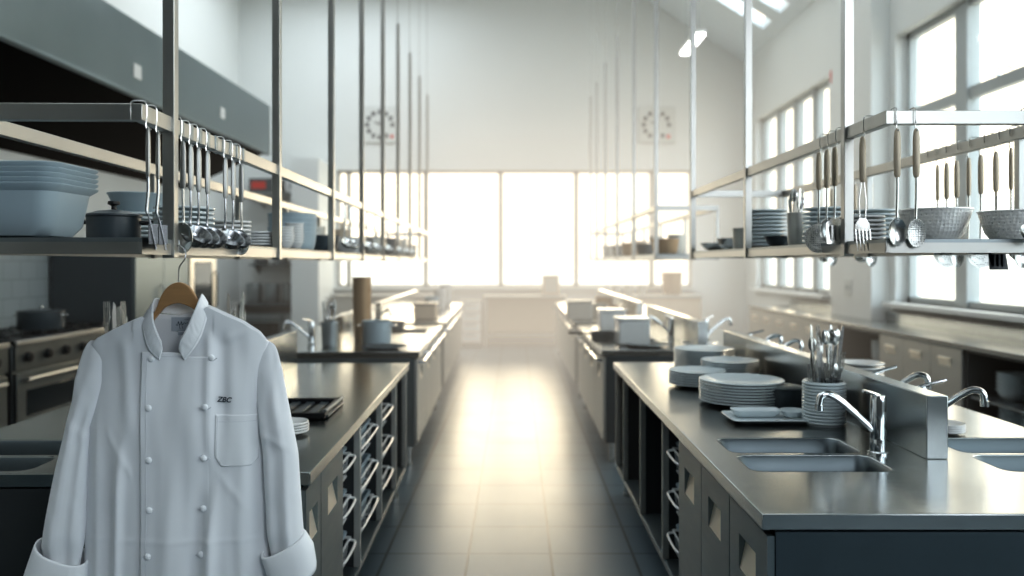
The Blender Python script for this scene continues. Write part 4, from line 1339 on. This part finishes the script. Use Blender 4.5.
MB().tube(hk, .0021, 8).build('hook', M['tool_dark'], hg)

# ================================================================== COOKING LINE ALONG THE LEFT WALL
def cooker(y0, y1, label):
    r = thing('range_cooker', label, 'cooker', (-4.35, y0, 0), 0, 'range cookers along the left wall')
    L = y1 - y0; D = 1.0
    MB().box(-D, -.03, 0, L, .1, .88).build('cooker_body', M['range'], r, bevel=.004)
    MB().box(-D, -.0, 0, L, .875, .90).build('hob_top', M['black'], r, bevel=.004)
    MB().box(-.02, .015, 0, L, .855, .90).build('front_rail', M['steel_edge'], r, bevel=.006)
    MB().box(-.03, 0, .005, L - .005, .64, .85).build('control_panel', M['range'], r, bevel=.003)
    n = 7
    for i in range(n):
        y = .18 + (L - .36) * i / (n - 1)
        k = MB(); k.lathe([(0, 0), (.045, 0), (.042, .03), (.035, .035), (0, .035)], n=18)
        for v in k.bm.verts: v.co = Vector((v.co.z, y + v.co.y, .745 + v.co.x))
        k.box(.034, .042, y - .008, y + .008, .715, .775)
        k.build('knob', M['black'], r)
    for i in range(2):
        a = .02 + (L / 2) * i; c = a + L / 2 - .04
        o = MB().box(-.03, .002, a, c, .14, .61).build('oven_door', M['range'], r, bevel=.004)
        MB().box(-.001, .005, a + .14, c - .14, .22, .45).build('door_glass', M['blackglass'], o, bevel=.003)
        MB().tube([(0, a + .08, .55), (.05, a + .08, .555), (.05, c - .08, .555), (0, c - .08, .55)], .016, 8).build('door_handle', M['steel_edge'], o)
    for i in range(4):
        y = .28 + (L - .56) * i / 3
        for x in (-.28, -.72):
            g = MB(); g.cyl(x, y, .90, .912, .07)
            for a in range(4):
                an = PI / 4 + a * PI / 2
                g.tube([(x + .03 * math.cos(an), y + .03 * math.sin(an), .925), (x + .15 * math.cos(an), y + .15 * math.sin(an), .925), (x + .15 * math.cos(an), y + .15 * math.sin(an), .90)], .008, 6)
            g.build('burner', M['black'], r)
    for x in (-.1, -.9):
        for y in (.1, L - .1): MB().cyl(x, y, 0, .11, .03).build('foot', M['range'], r)
    return r
cooker(4.7, 6.86, 'steel range cooker at the left edge of the photo, nearer of two')
cooker(6.95, 9.1, 'steel range cooker with black knobs left of the jacket, farther of two')
place('rangepot', mk_pot(.21, .17, 'stockpot', 'greydark', True), (-4.72, 7.95, .927), 'dark lidded stockpot on the farther range cooker', 'pot')
for c in bpy.data.objects:
    if c.parent and c.parent.name == 'stockpot' and c.name.startswith('pot_body'): pass
o = thing('frying_pan', 'black frying pan with raised handle at the left edge on the cooker', 'pan', (-4.85, 7.25, .927), 1.9)
MB().lathe([(0, 0), (.13, 0), (.16, .05), (.163, .052), (.155, .052), (.125, .006), (0, .006)], n=28).build('pan_body', M['greydark'], o)
MB().tube([(.15, 0, .045), (.24, 0, .12), (.4, 0, .27)], [.01, .011, .013], 8).build('handle', M['black'], o)

# tall cabinets past the cookers
fc = thing('refrigerator', 'tall dark steel cabinet behind the cookers at the left', 'refrigerator', (-4.40, 9.2, 0))
MB().box(-.95, -.02, 0, 1.5, .1, 1.74).build('cabinet_body', M['greydark'], fc, bevel=.006)
for a in (.01, .755):
    d_ = MB().box(-.02, .02, a, a + .735, .14, 1.72).build('door', M['steel_door'], fc, bevel=.004)
    MB().tube([(.02, a + .66, .8), (.06, a + .66, .82), (.06, a + .66, 1.28), (.02, a + .66, 1.3)], .012, 8).build('handle', M['chrome'], d_)
MB().box(-.9, -.04, .05, 1.45, .0, .1).build('plinth', M['black'], fc, smooth=0)
ov = thing('combi_oven', 'cream framed oven with dark glass door behind the jacket hanger', 'oven', (-4.40, 10.75, 0))
MB().box(-.9, -.02, 0, .95, .1, 1.78).build('oven_body', M['steel_light'], ov, bevel=.006)
dr = MB().box(-.02, .02, .02, .93, .75, 1.70).build('oven_door', M['pull'], ov, bevel=.004)
MB().box(.018, .024, .14, .78, .85, 1.6).build('door_glass', M['blackglass'], dr, smooth=0)
MB().tube([(.02, .86, .95), (.06, .86, .97), (.06, .86, 1.43), (.02, .86, 1.45)], .014, 8).build('door_handle', M['black'], dr)
MB().box(-.86, -.05, .04, .9, 0, .1).build('plinth', M['black'], ov, smooth=0)

# extraction hood
hd = thing('extraction_hood', 'long brushed steel extraction hood over the cooking line', 'hood', (0, 0, 0))
MB().rings([[(-4.0, y, 3.34), (-4.0, y, 4.13), (-5.38, y, 4.13), (-5.38, y, 4.10), (-4.03, y, 4.10), (-4.03, y, 3.34)] for y in (3.2, 13.0)]).build('hood_front', M['hood'], hd, smooth=0)
MB().box(-5.38, -4.0, 12.97, 13.0, 3.34, 4.13).build('hood_end', M['hood'], hd, smooth=0)
MB().box(-5.38, -4.0, 3.2, 3.23, 3.34, 4.13).build('hood_end', M['hood'], hd, smooth=0)
MB().rings([[(-4.03, y, 3.42), (-5.38, y, 2.80), (-5.38, y, 2.77), (-4.03, y, 3.38)] for y in (3.24, 12.96)]).build('hood_shade_panel', M['hood_shade'], hd, smooth=0)  # black sheet added where the hood's underside lies in shade
MB().box(-4.06, -3.985, 3.2, 13.0, 3.33, 3.36).build('drip_lip', M['hood'], hd, bevel=.006)
for d, z in ((8.45, 3.60), (10.9, 3.62)):
    MB().box(-3.998, -3.994, d - .085, d + .085, z - .075, z + .075).build('hood_sticker', M['white'], hd, smooth=0)
    
# back-left corner oven, pots and wall shelves
bo = thing('corner_oven', 'dark oven in the back left corner with three steel pots on top', 'oven', (-4.55, 14.5, 0))
MB().box(-.5, .5, 0, 1.0, .1, .84).build('oven_body', M['greydark'], bo, bevel=.005)
d_ = MB().box(-.47, .33, -.02, 0, .15, .66).build('oven_door', M['steel_door'], bo, bevel=.004)
MB().box(-.4, .26, -.025, -.018, .22, .5).build('door_glass', M['blackglass'], d_, smooth=0)
MB().tube([(-.4, -.02, .6), (-.4, -.06, .61), (.26, -.06, .61), (.26, -.02, .6)], .013).build('door_handle', M['steel_grey'], d_)
MB().box(-.48, .48, -.02, 0, .69, .81).build('control_panel', M['black'], bo, smooth=0)
k = MB(); k.sphere((.41, -.04, .5), .035, .03, .035); k.build('knob', M['chrome'], bo)
MB().box(.35, .47, -.018, 0, .15, .66).build('side_trim', M['steel_grey'], bo, smooth=0)
MB().box(-.46, .46, .04, .9, 0, .1).build('plinth', M['black'], bo, smooth=0)
for i, x in enumerate((-4.86, -4.53, -4.2)):
    place('cpot', mk_pot(.145, .36, 'stockpot', 'steel_grey', False), (x, 14.85, .842), f'tall steel stockpot on the corner oven, {["leftmost", "middle one", "rightmost"][i]} of three', 'pot', 'stockpots on the corner oven')
ws = thing('wall_shelf', 'steel wall shelf above the corner oven pots', 'shelf', (-4.55, 15.6, 1.53))
MB().box(-.52, .6, -.4, 0, 0, .03).build('shelf_board', M['greydark'], ws, bevel=.004)
for x in (-.45, .5): MB().rings([[(x + e, 0, 0), (x + e, -.34, 0), (x + e, 0, -.16)] for e in (-.012, .012)]).build('bracket', M['greydark'], ws, smooth=0)
for i, (x, nm, m) in enumerate(((-4.9, 'dark wide pan on the wall shelf, leftmost', 'greydark'), (-4.5, 'dark pan on the wall shelf, middle', 'steel_grey'), (-4.14, 'dark pan on the wall shelf, rightmost', 'greydark'))):
    place(f'wp{i}', mk_pot(.13, .09, 'saucepan', m), (x, 15.38, 1.562), nm, 'saucepan', 'pans on the wall shelf', rz=0)
us = thing('wall_shelf', 'upper steel wall shelf under the far end of the hood', 'shelf', (-4.2, 15.6, 2.86))
MB().box(-.9, .65, -.5, 0, 0, .06).build('shelf_board', M['steel_grey'], us, bevel=.004)
for x in (-.7, .5): MB().rings([[(x + e, 0, 0), (x + e, -.4, 0), (x + e, 0, -.2)] for e in (-.012, .012)]).build('bracket', M['steel_grey'], us, smooth=0)
cb = thing('control_box', 'dark control box with a red panel on the upper wall shelf', 'box', (-4.75, 15.3, 2.922))
MB().box(-.3, .3, -.18, .2, 0, .26).build('box_body', M['greydark'], cb, bevel=.006)
MB().box(-.25, .02, -.185, -.178, .06, .2).build('red_panel', M['red'], cb, smooth=0)
wb = thing('white_box', 'white box beside the control box on the upper wall shelf', 'box', (-4.15, 15.3, 2.922))
MB().box(-.22, .22, -.15, .2, 0, .24).build('box_body', M['white'], wb, bevel=.01)
MB().box(-.15, .15, -.155, -.149, .06, .18).build('front_panel', M['steel_grey'], wb, smooth=0)
tp = thing('wall_notice', 'dark grey panel on the tiled left wall at the left edge', 'panel', (-5.388, 7.65, 1.5))
MB().box(0, .02, -.35, .35, .08, .55).build('panel_frame', M['greydark'], tp, bevel=.004)
MB().box(.018, .022, -.31, .31, .12, .51).build('panel_face', M['steel_grey'], tp, smooth=0)

# ================================================================== COUNTER ALONG THE RIGHT WALL
wt = thing('worktop', 'steel worktop under the right windows', 'worktop', (3.75, 4.2, 0))
MB().box(0, .70, 0, 8.7, .856, .90).build('top', M['steel_top'], wt, bevel=.004)
MB().box(.66, .70, 0, 8.7, .90, 1.0).build('back_upstand', M['steel_top'], wt, bevel=.003)
def wall_unit(y0, y1, label, n=0, m='steel_light'):
    r = thing('base_cabinet' if n else 'open_shelf_cabinet', label, 'cabinet', (3.78, y0, 0))
    L = y1 - y0
    c = MB(); c.box(.62, .66, 0, L, .1, .85); c.box(0, .66, 0, .02, .1, .85); c.box(0, .66, L - .02, L, .1, .85); c.box(0, .66, 0, L, .1, .13); c.box(.0, .66, 0, L, .83, .85)
    c.build('carcass', M['steel_dark' if not n else 'steel_grey'], r, smooth=0)
    if not n:
        MB().box(.02, .62, .02, L - .02, .45, .47).build('inner_shelf', M['steel_grey'], r, smooth=0)
    for i in range(n):
        a, b_ = L * i / n, L * (i + 1) / n
        o = MB().box(-.022, -.002, a + .004, b_ - .004, .12, .84).build('door', M[m], r, bevel=.002)
        yc = (a + b_) / 2
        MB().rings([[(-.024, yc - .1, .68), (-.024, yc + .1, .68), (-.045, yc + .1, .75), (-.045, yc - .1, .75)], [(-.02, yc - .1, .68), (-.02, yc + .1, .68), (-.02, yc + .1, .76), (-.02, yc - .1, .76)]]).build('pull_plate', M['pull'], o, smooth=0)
    MB().box(.05, .6, .03, L - .03, 0, .1).build('plinth', M['black'], r, smooth=0)
wall_unit(4.25, 6.72, 'dark open shelf cabinet under the right window counter near the right edge', 0)
wall_unit(6.75, 8.28, 'three-door cabinet under the right window counter', 3)
wall_unit(8.3, 9.3, 'dark open shelf cabinet beyond the three-door cabinet', 0)
wall_unit(9.32, 12.88, 'hazy row of doors under the far right window counter', 6)
stack('wb1', mk_bowl(.13, .08, .6, 'mixing_bowl', 'plate'), 6, (4.05, 8.8, .472), .035, 'pale bowl', 'in stack on the upper level of the far open cabinet', 'bowl', 'bowls in the far open cabinet')
stack('wb1', mk_bowl(.13, .08, .6, 'mixing_bowl', 'plate'), 6, (4.05, 8.72, .132), .035, 'pale bowl', 'in stack on the lower level of the far open cabinet', 'bowl', 'lower bowls in the far open cabinet')
for j, (y, n, z) in enumerate(((6.45, 5, .472), (6.12, 7, .132), (6.42, 7, .132))):
    stack('wb1', mk_bowl(.13, .08, .6, 'mixing_bowl', 'plate'), n, (4.02, y, z), .035, 'pale bowl', ['in stack on upper level of near open cabinet', 'in lower stack of near open cabinet, rightmost', 'in lower stack of near open cabinet, leftmost'][j], 'bowl', ['bowls on the upper level of the near open cabinet', 'right lower bowls of the near open cabinet', 'left lower bowls of the near open cabinet'][j])

# ================================================================== FAR END UNDER THE WINDOW
bt = thing('work_table', 'pale steel table with a back panel under the far window', 'table', (.17, 15.0, 0))
MB().box(-.78, .78, -.05, .5, .93, .97).build('table_top', M['steel_light'], bt, bevel=.005)
for x in (-.74, .72):
    for y in (0, .42): MB().box(x - .025, x + .025, y, y + .05, 0, .93).build('leg', M['steel_light'], bt, bevel=.003)
MB().box(-.72, .7, .35, .37, .25, .93).build('back_panel', M['warmbox'], bt, smooth=0)
MB().box(-.72, .7, .0, .42, .2, .23).build('under_shelf', M['steel_light'], bt, smooth=0)
du = thing('drawer_unit', 'pale drawer unit left of the table under the far window', 'drawers', (-.85, 15.0, 0))
MB().box(-.2, .2, 0, .5, .06, .88).build('drawer_carcass', M['steel_light'], du, bevel=.004)
for k in range(4):
    o = MB().box(-.185, .185, -.02, 0, .1 + k * .19, .27 + k * .19).build('drawer', M['white'], du, bevel=.003)
    MB().tube([(-.1, -.02, .23 + k * .19), (-.1, -.045, .23 + k * .19), (.1, -.045, .23 + k * .19), (.1, -.02, .23 + k * .19)], .008).build('drawer_handle', M['steel_grey'], o)
MB().box(-.18, .18, .03, .45, 0, .06).build('plinth', M['greydark'], du, smooth=0)
mo = thing('framed_panel', 'brown framed square box standing on the far table', 'box', (.66, 15.25, .972))
MB().box(-.16, .16, -.08, .08, 0, .38).build('case', M['warmbox'], mo, bevel=.01)
MB().box(-.12, .12, -.086, -.078, .05, .33).build('front_face', M['steel_light'], mo, smooth=0)
rc = thing('back_counter', 'hazy counter along the far wall right of the table', 'counter', (2.55, 15.0, 0))
MB().box(-.95, .95, -.05, .5, .93, .98).build('counter_top', M['steel_light'], rc, bevel=.005)
MB().box(-.92, .92, 0, .48, .1, .93).build('counter_body', M['warmbox'], rc, smooth=0)
for k in range(3): MB().box(-.9 + k * .605, -.31 + k * .605, -.018, -.001, .14, .9).build('door', M['warmbox'], rc, bevel=.003)
MB().box(-.88, .88, .05, .44, 0, .1).build('plinth', M['greydark'], rc, smooth=0)
place('pail', mk_bowl(.2, .42, .75, 'bucket', 'copper'), (2.96, 15.2, .982), 'tall brown bucket on the far counter at the right of the window', 'bucket')
for i, x in enumerate((1.9, 2.15, 2.4)):
    place('jarb', mk_bowl(.08, .18, .9, 'jar', 'steel_light'), (x, 15.25, .982), f'pale jar on the far counter, {["leftmost", "middle one", "rightmost"][i]} of three', 'jar', 'jars on the far counter')
lc = thing('back_counter', 'hazy counter along the far wall behind the left row', 'counter', (-2.35, 15.0, 0))
MB().box(-1.1, 1.1, -.05, .5, .93, .98).build('counter_top', M['steel_light'], lc, bevel=.005)
MB().box(-1.07, 1.07, 0, .48, .1, .93).build('counter_body', M['steel_light'], lc, smooth=0)
for k in range(4): MB().box(-1.05 + k * .53, -.54 + k * .53, -.018, -.001, .14, .9).build('door', M['steel_light'], lc, bevel=.003)
MB().box(-1.0, 1.0, .05, .44, 0, .1).build('plinth', M['greydark'], lc, smooth=0)

# ================================================================== HAZE
def haze_mat():
    m = bpy.data.materials.new('window_haze'); m.use_nodes = True
    nt = m.node_tree; N = nt.nodes; L = nt.links
    N.remove(N['Principled BSDF'])
    geo = N.new('ShaderNodeNewGeometry'); sx = N.new('ShaderNodeSeparateXYZ'); L.new(geo.outputs['Position'], sx.inputs[0])
    def mr(sock, a, b_, c, d):
        q = N.new('ShaderNodeMapRange'); q.interpolation_type = 'SMOOTHSTEP'
        q.inputs['From Min'].default_value = a; q.inputs['From Max'].default_value = b_; q.inputs['To Min'].default_value = c; q.inputs['To Max'].default_value = d
        L.new(sock, q.inputs['Value']); return q.outputs[0]
    def mul(a, b_):
        q = N.new('ShaderNodeMath'); q.operation = 'MULTIPLY'
        for i, s in enumerate((a, b_)):
            if isinstance(s, (int, float)): q.inputs[i].default_value = s
            else: L.new(s, q.inputs[i])
        return q.outputs[0]
    ab = N.new('ShaderNodeMath'); ab.operation = 'ABSOLUTE'
    ad = N.new('ShaderNodeMath'); ad.operation = 'ADD'; ad.inputs[1].default_value = -.7
    L.new(sx.outputs['X'], ad.inputs[0]); L.new(ad.outputs[0], ab.inputs[0])
    dens = mul(mul(mr(sx.outputs['Y'], 4.2, 9.5, 0.0, 1.0), mr(sx.outputs['Z'], 2.4, 4.6, 1.0, .08)), mr(ab.outputs[0], 1.2, 3.4, 1.0, .04))
    dens = mul(dens, HAZE)
    va = N.new('ShaderNodeVolumeAbsorption'); va.inputs['Color'].default_value = (0, 0, 0, 1); L.new(dens, va.inputs['Density'])
    em = N.new('ShaderNodeEmission'); em.inputs['Color'].default_value = HAZECOL; L.new(mul(dens, HAZESTR), em.inputs['Strength'])  # window glow is put in as the haze's own emission
    a2 = N.new('ShaderNodeAddShader'); L.new(va.outputs[0], a2.inputs[0]); L.new(em.outputs[0], a2.inputs[1])
    L.new(a2.outputs[0], N['Material Output'].inputs['Volume'])
    return m
HAZE, HAZESTR, HAZECOL = 0.072, .76, (1.0, .89, .74, 1)
hz_ = MB().box(LEFT + .02, RIGHT - .25, 4.2, BACK - .06, .02, 5.3).build('haze', haze_mat(), None, smooth=0)
tag(hz_, 'warm pale haze of morning light in front of the far windows', 'haze', None, 'stuff')

# ================================================================== LIGHT
def area(name, loc, rot, sx, sy, power, color, spread=180):
    l = bpy.data.lights.new(name, 'AREA'); l.shape = 'RECTANGLE'; l.size = sx; l.size_y = sy; l.energy = power; l.color = color
    l.spread = math.radians(spread)
    o = bpy.data.objects.new(name, l); COL.objects.link(o); o.location = loc; o.rotation_euler = rot
    return o
def portal(name, loc, rot, sx, sy):
    o = area(name, loc, rot, sx, sy, 1, (1, 1, 1)); o.data.cycles.is_portal = True
portal('portal_back', (0, BACK + .3, 2.25), (-PI / 2, 0, 0), 6.9, 2.3)
portal('portal_right', (RIGHT + .35, 3.95, 2.7), (0, PI / 2, 0), 3.1, 10.9)
portal('portal_right', (RIGHT + .35, 13.1, 2.7), (0, PI / 2, 0), 3.1, 3.5)
xm = (SX0 + SX1) / 2
portal('portal_roof', (xm + .1, 10.1, roofz(xm) + .35), (0, math.atan(SL), 0), 2.5, 7.6)
w = bpy.data.worlds.new('sky'); sc.world = w; w.use_nodes = True
nt = w.node_tree; N = nt.nodes; L = nt.links
bg = N['Background']
tc = N.new('ShaderNodeTexCoord'); sx = N.new('ShaderNodeSeparateXYZ'); L.new(tc.outputs['Generated'], sx.inputs[0])
rp = N.new('ShaderNodeValToRGB')
mr = N.new('ShaderNodeMapRange'); mr.inputs['From Min'].default_value = -1; mr.inputs['From Max'].default_value = 1
L.new(sx.outputs['Y'], mr.inputs['Value']); L.new(mr.outputs[0], rp.inputs['Fac'])
e = rp.color_ramp.elements
e[0].position = .2; e[0].color = (.50, .60, .68, 1); e[1].position = .98; e[1].color = (.42, .365, .285, 1)
n = e.new(.62); n.color = (.62, .62, .585, 1)
L.new(rp.outputs[0], bg.inputs['Color']); bg.inputs['Strength'].default_value = 5
sun = bpy.data.lights.new('sun', 'SUN'); sun.energy = 1.4; sun.angle = math.radians(28); sun.color = (1, .82, .58)
so = bpy.data.objects.new('sun', sun); COL.objects.link(so)
so.rotation_euler = Vector((-.10, -1, -.20)).to_track_quat('-Z', 'Y').to_euler()
# added cool fill lamp behind the viewpoint, with no window there
ra = area('rear_fill', (2.6, FRONT + .2, 3.4), (0, 0, 0), 3.0, 2.8, 125, (.86, .93, 1.0))
ra.rotation_euler = Vector((-3.4, 5.6, -2.4)).to_track_quat('-Z', 'Y').to_euler()
area('ceiling_fill', (-1.0, 3.0, 7.3), (0, 0, 0), 7, 9, 150, (.86, .94, 1.0))  # added fill lamp under the roof to lighten the walls
area('ceiling_fill', (-3.0, 12.6, 6.8), (0, 0, 0), 3, 4, 110, (.84, .93, 1.0))  # added fill lamp for the dim back left corner

# ================================================================== CAMERA
cam = bpy.data.cameras.new('camera'); co = bpy.data.objects.new('camera', cam); COL.objects.link(co)
co.location = (0, 0, EYE); co.rotation_euler = (PI / 2, 0, 0)
cam.sensor_width = 36; cam.lens = 36 * F / 1024
cam.shift_x = -4 / 1024; cam.shift_y = -25 / 1024
cam.dof.use_dof = True; cam.dof.focus_distance = 2.55; cam.dof.aperture_fstop = 1.5
cam.clip_start = .05; cam.clip_end = 400
sc.camera = co

c = sc.cycles
c.use_denoising = True; c.denoiser = 'OPENIMAGEDENOISE'
c.max_bounces = 8; c.diffuse_bounces = 4; c.glossy_bounces = 4; c.transparent_max_bounces = 12; c.volume_bounces = 0
c.caustics_reflective = False; c.caustics_refractive = False
c.sample_clamp_indirect = 6; c.volume_step_rate = 2
sc.view_settings.view_transform = 'Standard'
sc.view_settings.look = 'Medium High Contrast'
sc.view_settings.exposure = 0.34
